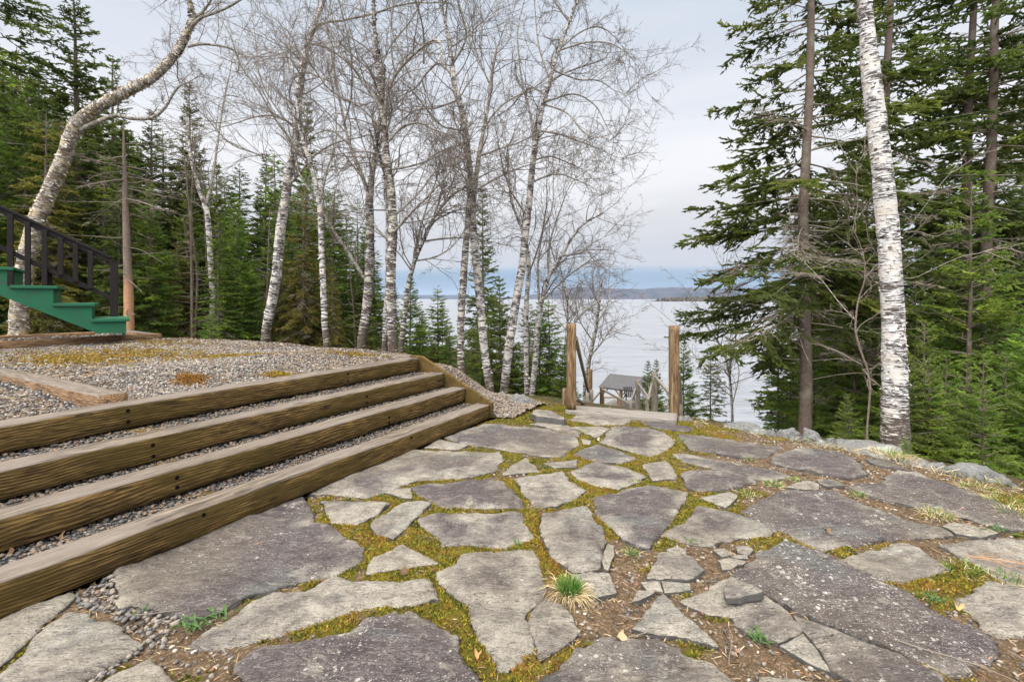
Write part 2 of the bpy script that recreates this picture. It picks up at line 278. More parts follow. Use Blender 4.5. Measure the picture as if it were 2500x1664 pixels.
def mat_needles(name, a, b, c):
    m = M(name, .6, .25); r = m.attr('rnd'); ob = m.rnd(); cl = m.noise(m.co(), 1.6, 3, .6)
    col = m.ramp(r, [(0, a), (.55, b), (1, c)])
    col = m.mix(m.ramp(cl, [(.42, .65), (.6, 0.)]), col, tuple(x*.7 for x in a))
    hs = m.n('ShaderNodeHueSaturation', {'Hue': m.math('MULTIPLY_ADD', ob, .03, .475), 'Saturation': 1.0, 'Value': m.math('MULTIPLY_ADD', ob, .5, .75), 'Color': col}).outputs[0]
    m.color(hs)
    tr = m.n('ShaderNodeBsdfTranslucent', {'Color': hs}); mxs = m.n('ShaderNodeMixShader', {0: .5, 1: m.b.outputs[0], 2: tr.outputs[0]})
    m.t.links.new(mxs.outputs[0], m.t.nodes['Material Output'].inputs[0]); return m.m
MT['spruce'] = mat_needles('spruce_needles', (.08, .12, .032), (.17, .24, .05), (.31, .37, .07))
MT['fir'] = mat_needles('fir_needles', (.10, .17, .035), (.22, .34, .055), (.40, .48, .075))
MT['firb'] = mat_needles('young_fir_needles', (.13, .24, .04), (.28, .44, .07), (.48, .60, .10))
MT['cedar'] = mat_needles('cedar_needles', (.13, .13, .03), (.25, .24, .05), (.38, .33, .07))
m = M('grass_green', .7, .2); MT['grass'] = m.color(m.ramp(m.attr('rnd'), [(0, (.03, .09, .012)), (.6, (.08, .20, .03)), (1, (.20, .30, .06))])).m
m = M('grass_dry', .8, .2); MT['straw'] = m.color(m.ramp(m.attr('rnd'), [(0, (.24, .17, .07)), (.6, (.48, .38, .20)), (1, (.68, .58, .36))])).m
m = M('orange_needles', .8, .2); MT['orange'] = m.color(m.ramp(m.attr('rnd'), [(0, (.30, .12, .04)), (1, (.60, .34, .15))])).m
m = M('bright_leaf', .6, .3); MT['leaf'] = m.color(m.ramp(m.attr('rnd'), [(0, (.025, .07, .014)), (1, (.08, .14, .035))])).m
m = M('lake_water', .32, .26)
wq = m.noise(m.co(scale=(.5, 1.6, 1)), 1.2, 5, .6); w2 = m.noise(m.co(scale=(.05, .3, 1)), 1.0, 4, .6); w4 = m.noise(m.co(scale=(.22, .9, 1)), 1., 4, .65); w3 = m.noise(m.co(scale=(.004, .016, 1)), 1., 3)
m.color(m.mix(m.ramp(m.math('ADD', m.math('MULTIPLY', w2, .5), m.math('MULTIPLY', w4, .8)), [(.45, 0.), (.85, 1.)]), (.14, .148, .165), (.27, .28, .30))); m.bump(m.math('ADD', m.math('MULTIPLY', wq, .4), m.math('MULTIPLY', w4, 1.0)), .5, .35); MT['water'] = m.m
m = M('far_hill', .95, .05); hv = m.noise(m.co(scale=(1, 1, 1)), .006, 6, .7); h2 = m.noise(m.co(), .03, 5, .7)
MT['hill'] = m.color(m.mix(m.ramp(hv, [(.45, 0.), (.58, 1.)]), m.mix(h2, (.035, .033, .042), (.10, .085, .095)), m.mix(h2, (.012, .025, .032), (.035, .05, .055)))).m
m = M('far_wood', .95, .05); hv = m.noise(m.co(scale=(1, 1, .3)), .06, 5, .7); MT['farwood'] = m.color(m.mix(m.ramp(hv, [(.4, 0.), (.6, 1.)]), (.022, .03, .016), (.12, .09, .075))).m
m = M('shingles', .9, .2); br = m.n('ShaderNodeTexBrick', {'Vector': m.co(), 'Color1': (.05, .05, .052, 1), 'Color2': (.12, .118, .115, 1), 'Mortar': (.05, .05, .05, 1), 'Scale': 3., 'Mortar Size': .02, 'Brick Width': .5, 'Row Height': .25}); MT['shingle'] = m.color(m.mix(m.noise(m.co(), 6), br.outputs[0], (.09, .088, .09))).m

# ------------------------------------------------------------------ terrain
DV = np.array([.493, .870]); DV /= np.linalg.norm(DV); NV = np.array([DV[1], -DV[0]])
EDGE = np.array([(-60, 9.), (-8.3, 7.9), (-5.6, 7.8), (-3.6, 7.15), (-1.9, 6.1), (-1.2, 5.9), (-.4, 6.2), (.3, 5.9), (.75, 5.35), (1.75, 4.85), (2.7, 3.95), (3.3, 3.1), (4.3, 1.8), (6, -3), (9, -30)])
EPOLY = np.vstack([EDGE, [(-60, -30)]])
def terr(P):
    P = np.asarray(P, float); ins = inpoly(P, EPOLY); s = np.where(ins, 0, segdist(P, EDGE, False))
    mulL = .30+.70*sstep(-7, -1.5, P[:, 0]); x, y = P[:, 0], P[:, 1]
    gatew = np.exp(-((x/np.maximum(y, 4)-.19)/.08)**2)
    g = (.14*s+.22*np.maximum(0, s-1.2)-.09*gatew*np.maximum(0, s-6))*mulL
    base = .50-.58*sstep(-1.9, -.3, x)
    z = base-g+(fbm(P, .7, 3)-.5)*.25*sstep(0, 3, s)
    n = P@NV
    inz = np.where((n < -3.7) & (x < -.6), .30, -.15)
    return np.where(ins, inz, z)
def terr1(x, y): return float(terr(np.array([[x, y]]))[0])
LAKE = -10.4
def gridmesh(name, xs, ys, zf, mat, keep=None, kind='structure', attrs=None, smooth=True):
    X, Y = np.meshgrid(xs, ys); P = np.c_[X.ravel(), Y.ravel()]; z = zf(P); nx = len(xs); ny = len(ys)
    I = np.arange(nx*ny).reshape(ny, nx); Fq = np.stack([I[:-1, :-1], I[:-1, 1:], I[1:, 1:], I[1:, :-1]], -1).reshape(-1, 4)
    if keep is not None: kp = keep(P); Fq = Fq[kp[Fq].all(1)]
    used = np.unique(Fq); mp_ = -np.ones(len(P), int); mp_[used] = np.arange(len(used))
    me = npmesh(name, np.c_[P, z][used], mp_[Fq], smooth, attrs={k: f(P)[used] for k, f in (attrs or {}).items()})
    o = link(name, me, None, [mat]); o['kind'] = kind; return o
xs = np.concatenate([np.arange(-120, -12, 3), np.arange(-12, 14, .5), np.arange(14, 121, 3)]); ys = np.concatenate([np.arange(-20, 2, 2), np.arange(2, 16, .5), np.arange(16, 141, 3)])
gridmesh('ground', xs, ys, terr, MT['floor'])
# lake, fine enough not to need displacement
gridmesh('lake', np.linspace(-16000, 16000, 9), np.concatenate([[20], np.linspace(400, 16000, 5)]), lambda P: np.full(len(P), LAKE), MT['water'])
# far shores
def ridge(name, xs, y0, y1, hf, mat, rows=14, seed=0, kind='structure'):
    ysr = np.linspace(0, 1, rows)
    X, T = np.meshgrid(xs, ysr); P = np.c_[X.ravel(), T.ravel()]
    hh = hf(P[:, 0])*np.sin(np.clip(P[:, 1], 0, 1)*math.pi)**.7
    z = LAKE-2+hh*(.85+.3*fbm(np.c_[P[:, 0]/(y0*.05), P[:, 1]*4], 1, seed)) + np.where((P[:, 1] > 0) & (P[:, 1] < 1), y0*.0012*vnoise(np.c_[P[:, 0], P[:, 1]*500], 1/(y0*.004), seed+5), 0)
    nx = len(xs); I = np.arange(nx*rows).reshape(rows, nx); Fq = np.stack([I[:-1, :-1], I[:-1, 1:], I[1:, 1:], I[1:, :-1]], -1).reshape(-1, 4)
    o = link(name, npmesh(name, np.c_[P[:, 0], y0+P[:, 1]*(y1-y0), z], Fq, True), None, [mat]); o['kind'] = kind; return o
def hpx(tab, Y, vb=731.5):
    us = [(a-CU)/F*Y for a, b in tab]; hs = [(vb-b)/F*Y+3 for a, b in tab]
    return lambda x: np.interp(x, us, hs)
ridge('far_hills', np.linspace(-1000, 7000, 500), 6200, 7600, hpx([(1195, 731), (1270, 726), (1340, 716), (1400, 705), (1440, 702), (1500, 706), (1560, 708), (1640, 704), (1720, 704), (1900, 706), (2300, 712), (2600, 726)], 6900), MT['hill'], seed=4)
ridge('distant_shore', np.linspace(-9000, -100, 300), 9500, 11000, hpx([(0, 722), (700, 722), (1000, 722), (1100, 723), (1190, 727), (1260, 731)], 10200), MT['hill'], seed=9)
# wooded point, one far-off wood
rng = np.random.default_rng(5)
pxs = np.linspace(540, 1900, 340)
pt = ridge('wooded_point', pxs, 1700, 1950, lambda x: np.interp(x, [540, 560, 640, 800, 1900], [2, 7, 15, 20, 26]), MT['farwood'], rows=8, seed=2, kind='stuff')
tagp(pt, 'low wooded point reaching into the lake in front of the far hills', 'woodland')
nT = 900; tx = rng.uniform(545, 1880, nT); ty = 1700+rng.uniform(5, 130, nT); hT = rng.uniform(9, 17, nT); bz = LAKE+np.interp(tx, [545, 600, 800], [0, 3, 10])*np.clip((ty-1700)/100, .05, 1)
V = []; Fc = []
ang = np.arange(5)*2*math.pi/5
ring = np.stack([np.cos(ang), np.sin(ang)], 1)
rr = hT*rng.uniform(.16, .32, nT)
bas = np.concatenate([np.stack([tx[:, None]+rr[:, None]*ring[:, 0], ty[:, None]+rr[:, None]*ring[:, 1], np.repeat((bz+hT*.25)[:, None], 5, 1)], -1), np.stack([tx, ty, bz+hT], -1)[:, None, :], np.stack([tx, ty, bz-1], -1)[:, None, :]], 1)
k0 = np.arange(nT)[:, None]*7
Ft = np.concatenate([np.stack([k0[:, 0]+i, k0[:, 0]+(i+1) % 5, k0[:, 0]+5], -1) for i in range(5)]+[np.stack([k0[:, 0]+(i+1) % 5, k0[:, 0]+i, k0[:, 0]+6], -1) for i in range(5)])
o = link('shore_trees', npmesh('shore_trees', bas.reshape(-1, 3), Ft), None, [MT['farwood']]); tagp(o, 'far-off mixed trees standing on the low wooded point', 'woodland', kind='stuff')

# ------------------------------------------------------------------ geometry generators for trees
def catmull(P, m):
    P = np.asarray(P, float); n = len(P); t = np.linspace(0, n-1, m); i = np.clip(t.astype(int), 0, n-2); f = (t-i)[:, None]
    p0 = P[np.maximum(i-1, 0)]; p1 = P[i]; p2 = P[i+1]; p3 = P[np.minimum(i+2, n-1)]
    return .5*((2*p1)+(-p0+p2)*f+(2*p0-5*p1+4*p2-p3)*f**2+(-p0+3*p1-3*p2+p3)*f**3)
def tubes(P, R, k=3, rough=0, seed=0):
    """P (N,M,3), R (N,M) -> verts, quads, tc"""
    P = np.asarray(P, float); N_, M_, _ = P.shape
    T = np.gradient(P, axis=1); T /= np.linalg.norm(T, axis=2, keepdims=True)+1e-9
    ref = np.where(np.abs(T[..., 2:3]) > .9, np.array([1., 0, 0]), np.array([0, 0, 1.])) if N_ > 1 else np.broadcast_to(np.array([1., .1, 0]) if abs(T[0, :, 0]).mean() < .8 else np.array([0, 1., .1]), T.shape)
    A = np.cross(T, ref); A /= np.linalg.norm(A, axis=2, keepdims=True)+1e-9; B = np.cross(T, A)
    an = np.arange(k)*2*math.pi/k; c = np.cos(an)[None, None, :, None]; s = np.sin(an)[None, None, :, None]
    Rr = np.asarray(R)[:, :, None, None]; off = (A[:, :, None, :]*c+B[:, :, None, :]*s)
    L = np.concatenate([np.zeros((N_, 1)), np.cumsum(np.linalg.norm(np.diff(P, axis=1), axis=2), 1)], 1)
    tcv = np.stack([np.broadcast_to(np.cos(an)*1., (N_, M_, k))*Rr[..., 0], np.broadcast_to(np.sin(an), (N_, M_, k))*Rr[..., 0], np.broadcast_to(L[:, :, None], (N_, M_, k))], -1)
    if rough:
        nn = fbm((tcv.reshape(-1, 3)*np.array([1, 1, .8])+seed*7.1), 14, seed, 3).reshape(N_, M_, k, 1); Rr = Rr*(1+rough*(nn-.5)*2)
    V = P[:, :, None, :]+off*Rr
    I = np.arange(N_*M_*k).reshape(N_, M_, k); J = np.roll(I, -1, 2)
    Fq = np.stack([I[:, :-1], J[:, :-1], J[:, 1:], I[:, 1:]], -1).reshape(-1, 4)
    return V.reshape(-1, 3), Fq, tcv.reshape(-1, 3)
class Acc:
    def __init__(s): s.V = []; s.F = []; s.A = []; s.R = []; s.n = 0
    def add(s, V, Fc, tc=None, rnd=None, mi=0):
        s.V.append(V); s.F.append(Fc+s.n); s.n += len(V); s.A.append(tc if tc is not None else np.zeros((len(V), 3)))
        s.R.append(np.c_[np.broadcast_to(.5 if rnd is None else rnd, len(Fc)), np.full(len(Fc), mi)])
    def mesh(s, name, smooth=True, attrs=None):
        V = np.concatenate(s.V); R = np.concatenate(s.R); d = {'tc': np.concatenate(s.A)}
        if attrs: d.update({k: f(V) for k, f in attrs.items()})
        return npmesh(name, V, np.concatenate(s.F), smooth, attrs=d, matidx=R[:, 1].astype(int), fattrs={'rnd': R[:, 0]})
def grow(rng, S, D, L, r0, r1, m, wander, lift=0.0):
    """random crooked branches: starts S, dirs D, lengths L"""
    N_ = len(S); P = np.zeros((N_, m+1, 3)); P[:, 0] = S; d = D/np.linalg.norm(D, axis=1, keepdims=True)
    st = (L/m)[:, None]; dr = np.zeros((N_, 3))
    for j in range(m):
        dr = .5*dr+rng.normal(0, wander, (N_, 3)); d = d+dr; d[:, 2] += lift; d /= np.linalg.norm(d, axis=1, keepdims=True)
        P[:, j+1] = P[:, j]+d*st
    t = np.linspace(0, 1, m+1)[None]; R = np.asarray(r0)[:, None]*(1-t)+np.asarray(r1)[:, None]*t
    return P, R
def spawn(rng, P, R, per, tmin, ang, lenf, up=0.0, flat=0.0):
    """children start/dir/len from parents P"""
    N_, m, _ = P.shape; idx = np.repeat(np.arange(N_), per); t = rng.uniform(tmin, 1, len(idx))*(m-1); i = np.clip(t.astype(int), 0, m-2); f = (t-i)[:, None]
    S = P[idx, i]*(1-f)+P[idx, i+1]*f; T = P[idx, i+1]-P[idx, i]; T /= np.linalg.norm(T, axis=1, keepdims=True)+1e-9
    rv = rng.normal(0, 1, (len(idx), 3)); rv -= (rv*T).sum(1, keepdims=True)*T; rv /= np.linalg.norm(rv, axis=1, keepdims=True)+1e-9
    rv[:, 2] *= 1-flat; a = rng.uniform(*ang, len(idx))[:, None]; D = T*np.cos(a)+rv*np.sin(a); D[:, 2] += up
    PL = np.linalg.norm(np.diff(P, axis=1), axis=2).sum(1)[idx]; r = R[idx, i]
    return S, D, np.clip(PL*(1-.55*t/(m-1)), .05, 9)*rng.uniform(*lenf, len(idx)), r

def flakes(rng, P, R, n, size, acc, mi):   # curls of peeling bark standing off a trunk
    m = P.shape[0]; t = rng.uniform(0, m-1.001, n); i = t.astype(int); f = (t-i)[:, None]; C = P[i]*(1-f)+P[i+1]*f; T = P[i+1]-P[i]; T /= np.linalg.norm(T, axis=1, keepdims=True)
    r = (R[i])[:, None]; rv = rng.normal(0, 1, (n, 3)); rv -= (rv*T).sum(1, keepdims=True)*T; rv /= np.linalg.norm(rv, axis=1, keepdims=True); B = np.cross(T, rv)
    s = size*rng.uniform(.4, 1.4, (n, 1)); w_ = s*rng.uniform(.4, 1.6, (n, 1)); tl = rng.uniform(.15, .9, (n, 1)); c0 = C+rv*r*.99
    sg = rng.choice([-1, 1], (n, 1)); a = c0-B*w_*.5; b = c0+B*w_*.5; o = rv*s*tl+T*s*.6*sg
    V = np.stack([a, b, b+o+rng.normal(0, .3, (n, 3))*s*.4, a+o*.8+rng.normal(0, .3, (n, 3))*s*.4], 1).reshape(-1, 3)
    acc.add(V, np.arange(4*n).reshape(n, 4), np.repeat(rng.uniform(0, 9, (n, 3)), 4, 0), rng.uniform(0, 1, n), mi)

BIRCH_GROUP = 'bare birches'
def birch(name, label, Y, trunk, limbs=(), seed=1, ws=.85, mat='birch', l1=10, spread=1.0, crown_from=.35, flk=60, flsize=.03, twr=1.0, group=None, cat='birch tree', dy=0.0, l2=6, l3=5, l1len=(.35, .75), tmat='twig', low=.6):
    rng = np.random.default_rng(seed)
    tp = np.array([WD(u, v, Y) for u, v, w_ in trunk]); tr = np.array([w_*K/F*Y/2*ws for u, v, w_ in trunk])
    gx, gy = tp[0, 0], tp[0, 1]; gz = terr1(gx, gy)
    tp = np.vstack([[tp[0, 0], tp[0, 1], min(gz-.15, tp[0, 2]-.1)], tp]); tr = np.r_[tr[0]*1.15, tr]
    base = tp[0].copy(); base[2] = gz
    root = empty(name, base); tagp(root, label, cat, group)
    tp = tp-base; seg = np.linalg.norm(np.diff(tp, axis=0), axis=1).sum(); m = int(max(24, seg/.07))
    Pt = catmull(tp, m); Rt = catmull(tr[:, None], m)[:, 0]
    Pt[:, :2] += (fbm(np.c_[np.arange(m)*.09, np.zeros(m)+seed], 1, seed)[:, None]-.5)*Rt[:, None]*.8
    acc = Acc(); v, f, t = tubes(Pt[None], Rt[None], 14, .10, seed); acc.add(v, f, t)
    if flk: flakes(rng, Pt, Rt, flk, flsize, acc, 0)
    tk = acc.mesh('trunk', True, {'low': (lambda V: sstep(low, 0, V[:, 2])) if low > 0 else (lambda V: V[:, 2]*0)}); link('trunk', tk, root, [MT[mat]])
    # limbs
    cr = Acc(); L1P = []; L1R = []
    zc = Pt[:, 2].min()+(Pt[:, 2].max()-Pt[:, 2].min())*crown_from
    lp = []; lr = []
    for q, lb in enumerate(limbs):
        P = np.array([WD(u, v, Y) for u, v, w_ in lb])-base; R = np.array([w_*K/F*Y/2*ws*.9 for u, v, w_ in lb])
        P[:, 1] += np.linspace(0, 1, len(P))**1.2*rng.uniform(-.9, .9)*spread
        ext = P[-1]+(P[-1]-P[-2])*.8+rng.normal(0, .05, 3); P = np.vstack([P, ext]); R = np.r_[R, R[-1]*.4]
        lp.append(catmull(P, 26)+np.cumsum(rng.normal(0, .006, (26, 3)), 0)*np.linspace(0, 1, 26)[:, None]); lr.append(catmull(R[:, None], 26)[:, 0].clip(.003))
    if lp:
        lp = np.array(lp); lr = np.array(lr); v, f, t = tubes(lp, lr, 7, .18, seed+3); cr.add(v, f, t, mi=1)
    up = Pt[Pt[:, 2] >= zc]; ur = Rt[Pt[:, 2] >= zc]; ii = np.linspace(0, len(up)-1, 26).astype(int)
    parents = [(up[ii][None], ur[ii][None], l1)]
    if len(lp): parents.append((lp, lr, max(3, int(l1*.55))))
    for P, R, per in parents:
        S, D, L, r = spawn(rng, P, R, per, .12, (.5, 1.15), (.18, .34), .12)
        L = rng.uniform(*l1len, len(L))*spread*1.4
        A, RA = grow(rng, S, D, L, np.clip(r*.4, .0045, .012), np.full(len(S), .0022*twr), 9, .13, .015); v, f, t = tubes(A, RA, 4); cr.add(v, f, t)
        S, D, L, r = spawn(rng, A, RA, l2, .1, (.4, 1.1), (.3, .6), .05); Bp, RB = grow(rng, S, D, L, np.clip(r*.55, .0024, .0046)*twr, np.full(len(S), .0016*twr), 6, .16, .0); v, f, t = tubes(Bp, RB, 3); cr.add(v, f, t)
        S, D, L, r = spawn(rng, Bp, RB, l3, .1, (.35, 1.0), (.3, .7), .0); L = L.clip(.06, .4); Cp, RC = grow(rng, S, D, L, np.full(len(S), .0022*twr), np.full(len(S), .0011*twr), 4, .17, -.01); v, f, t = tubes(Cp, RC, 3); cr.add(v, f, t)
    link('crown', cr.mesh('crown', True), root, [MT[tmat], MT['limb']])
    return root

def conifer_mesh(seed, H, R, cb=.1, nb=110, topang=.6, lowang=-.25, droop=.05, tw=.05, tl=.45, sub=.05, subl=.09, wd=.014, gap=0.0, dead=.08, power=.8, r0=None, deadlow=14, clump=.35, kn=1.0):
    rng = np.random.default_rng(seed); r0 = r0 or H*.011
    m = int(H/.15)+6; z = np.linspace(-.4, H, m); Pt = np.c_[(fbm(np.c_[z*.3, z*0+seed], 1, seed)-.5)*.12, (fbm(np.c_[z*.3, z*0+seed+9], 1, seed+4)-.5)*.12, z]; Pt[:, :2] -= Pt[3, :2]
    Rt = r0*(1-np.clip(z/H, 0, 1))**.8+.006; v, f, t = tubes(Pt[None], Rt[None], 10, .08, seed); a = Acc(); a.add(v, f, t)
    if deadlow:   # bare sticks on the lower trunk
        zz = rng.uniform(.08, max(cb+.15, .3), deadlow)*H; az = rng.uniform(0, 6.28, deadlow); S = np.c_[np.interp(zz, z, Pt[:, 0]), np.interp(zz, z, Pt[:, 1]), zz]
        D = np.c_[np.cos(az), np.sin(az), rng.uniform(-.25, .25, deadlow)]; P, Rr = grow(rng, S, D, rng.uniform(.3, 1., deadlow)*R*.8, np.full(deadlow, .008), np.full(deadlow, .003), 8, .07, -.01); v, f, t = tubes(P, Rr, 4); a.add(v, f, t, mi=1)
        S, D, L, r = spawn(rng, P, Rr, 5, .3, (.5, 1.1), (.1, .3)); P2, R2 = grow(rng, S, D, L, np.full(len(S), .003), np.full(len(S), .0018), 4, .1); v, f, t = tubes(P2, R2, 3); a.add(v, f, t, mi=1)
    tk = a.mesh('trunk', True, {'low': lambda V: sstep(H*.45, 0, V[:, 2])})
    # boughs
    q = np.sort(rng.uniform(0, 1, nb))**.9; hz = H*(1-(1-cb)*q); hz = np.round(hz/.22)*.22*.6+hz*.4; az = np.arange(nb)*2.399+rng.normal(0, .35, nb)
    if gap: kp = ~((np.abs(((az+math.pi/2+math.pi) % (2*math.pi))-math.pi) < gap) & (rng.random(nb) < .8)); hz, az, q = hz[kp], az[kp], q[kp]
    n = len(hz); prof = np.minimum(q**power, 1.0)*(1-clump*rng.random(n)**2)*(.72+.28*vnoise(np.c_[np.cos(az)*1.2+5, hz*.7+seed], 1, seed)*1.6); L = R*prof+.08
    el = topang*(1-q)+lowang*q+rng.normal(0, .10, n); D = np.c_[np.cos(az)*np.cos(el), np.sin(az)*np.cos(el), np.sin(el)]
    S = np.c_[np.interp(hz, z, Pt[:, 0]), np.interp(hz, z, Pt[:, 1]), hz]; mm = 8; P = np.zeros((n, mm+1, 3)); P[:, 0] = S; d = D.copy(); side0 = rng.normal(0, .05, n)
    for j in range(mm):
        tt = j/mm; d[:, 2] += (-droop*(1-tt)*1.6+droop*1.5*tt); sd_ = np.c_[-np.sin(az), np.cos(az), az*0]*side0[:, None]; d = d+sd_+rng.normal(0, .03, (n, 3)); d /= np.linalg.norm(d, axis=1, keepdims=True); P[:, j+1] = P[:, j]+d*(L/mm)[:, None]
    tt = np.linspace(0, 1, mm+1)[None]; Rb = (.004+.010*L[:, None]/max(R, 1))*(1-tt)+.002
    c = Acc(); v, f, t = tubes(P, Rb, 4); c.add(v, f, t, mi=1)
    isdead = rng.random(n) < dead*(.4+1.2*q)
    # twigs off both sides of each bough
    cnt = np.maximum(3, (L/tw).astype(int)); idx = np.repeat(np.arange(n), cnt); N2 = len(idx); s = rng.uniform(.12, 1, N2)**.85; ti = s*mm; i = np.clip(ti.astype(int), 0, mm-1); fr = (ti-i)[:, None]
    S2 = P[idx, i]*(1-fr)+P[idx, i+1]*fr; T = P[idx, i+1]-P[idx, i]; T /= np.linalg.norm(T, axis=1, keepdims=True); side = np.cross(T, [0, 0, 1.]); side /= np.linalg.norm(side, axis=1, keepdims=True)+1e-9
    sg = rng.choice([-1, 1], N2)[:, None]; an = rng.uniform(.55, 1.15, N2)[:, None]; D2 = T*np.cos(an)+side*sg*np.sin(an); D2[:, 2] += rng.normal(-.12, .2, N2)
    l2 = (L[idx]*tl*(1-s*.75)*rng.uniform(.4, 1.1, N2)).clip(.05, .75); P2, R2 = grow(rng, S2, D2, l2, np.full(N2, .003), np.full(N2, .0015), 3, .06, -.03)
    br = rng.random(n); db = isdead[idx]
    v, f, t = tubes(P2[db] if db.any() else P2[:1], R2[db] if db.any() else R2[:1], 3); c.add(v, f, t, mi=1)
    # needle sprays: slim crossed blades along the twigs, the bough tips and the sub-twigs
    def blades(A, B, wdt, rn, dead_):
        T = B-A; Lh = np.linalg.norm(T, axis=1, keepdims=True)+1e-9; T = T/Lh; rv = rng.normal(0, 1, A.shape); rv -= (rv*T).sum(1, keepdims=True)*T; rv /= np.linalg.norm(rv, axis=1, keepdims=True)+1e-9; o2 = np.cross(T, rv)
        for vec in ((rv, o2) if not dead_ else (rv,)):
            ww = vec*wdt*1.15*(.25 if dead_ else 1)*rng.uniform(.6, 1.3, (len(A), 1)); M_ = A+T*Lh*rng.uniform(.3, .6, (len(A), 1))
            V = np.stack([A, M_+ww, B, M_-ww], 1).reshape(-1, 3); c.add(V, np.arange(len(V)).reshape(-1, 4), None, np.clip(rn+rng.normal(0, .13, len(A)), 0, 1), 1 if dead_ else 0)
    nl = max(2, int(round(3*kn)))
    for dd in (False, True):
        sel = db == dd
        if not sel.any(): continue
        for j in range(3): 
            if not dd: blades(P2[sel, j], P2[sel, j+1]+(P2[sel, j+1]-P2[sel, j])*.25, wd, br[idx][sel]*.7+.1*j, dd)
        cn = np.maximum(2, (l2[sel]/sub*1.7).astype(int)); si = np.repeat(np.where(sel)[0], cn); N3 = len(si); s3 = rng.uniform(.05, 1, N3)*3; i3 = np.clip(s3.astype(int), 0, 2); f3 = (s3-i3)[:, None]
        A = P2[si, i3]*(1-f3)+P2[si, i3+1]*f3; T3 = P2[si, i3+1]-P2[si, i3]; T3 /= np.linalg.norm(T3, axis=1, keepdims=True)+1e-9; sd3 = np.cross(T3, [0, 0, 1.]); sd3 /= np.linalg.norm(sd3, axis=1, keepdims=True)+1e-9
        a3 = rng.uniform(.4, 1., N3)[:, None]; D3 = T3*np.cos(a3)+sd3*rng.choice([-1, 1], N3)[:, None]*np.sin(a3)+rng.normal(0, .22, (N3, 3)); D3 /= np.linalg.norm(D3, axis=1, keepdims=True)
        blades(A, A+D3*(subl*rng.uniform(.5, 1.3, N3))[:, None], wd*.75, br[idx][si]*.7+.15, dd)
    # leader and inner bough foliage
    lv = ~isdead
    for j in range(3, mm): blades(P[lv, j], P[lv, j+1], wd*1.1, br[lv]*.7, False)
    cm = c.mesh('crown', False)
    return tk, cm

PROTO = {}
def proto(k, mats, trunkmat='bark', **kw):
    tk, cm = conifer_mesh(**kw)
    tk.materials.append(MT[trunkmat]); tk.materials.append(MT['dead']); cm.materials.append(MT[mats]); cm.materials.append(MT['dead'])
    PROTO[k] = (tk, cm, kw['H'])
def place_conifer(kind, name, label, base, top, group=None, rot=0.0, cat='conifer', fat=1.0):
    base = Vector(base); top = Vector(top); d = top-base; L = d.length; tk, cm, H = PROTO[kind]
    root = bpy.data.objects.new(name, None); COL.objects.link(root); root.empty_display_size = .1; root.location = base; root.rotation_mode = 'QUATERNION'
    root.rotation_quaternion = d.to_track_quat('Z', 'Y').normalized() if False else Vector((0, 0, 1)).rotation_difference(d)@Quaternion((0, 0, 1), rot)
    s = L/H; root.scale = (s*fat, s*fat, s); tagp(root, label, cat, group)
    link('trunk', tk, root); link('crown', cm, root); return root
def con_px(kind, name, label, u, v, Y, ub=None, **k):
    """apex at display pixel (u,v), depth Y; foot on the terrain under ub"""
    t = WD(u, v, Y); ub = u if ub is None else ub; bx = (ub*K-CU)/F*Y; return place_conifer(kind, name, label, (bx, Y, terr1(bx, Y)), t, **k)

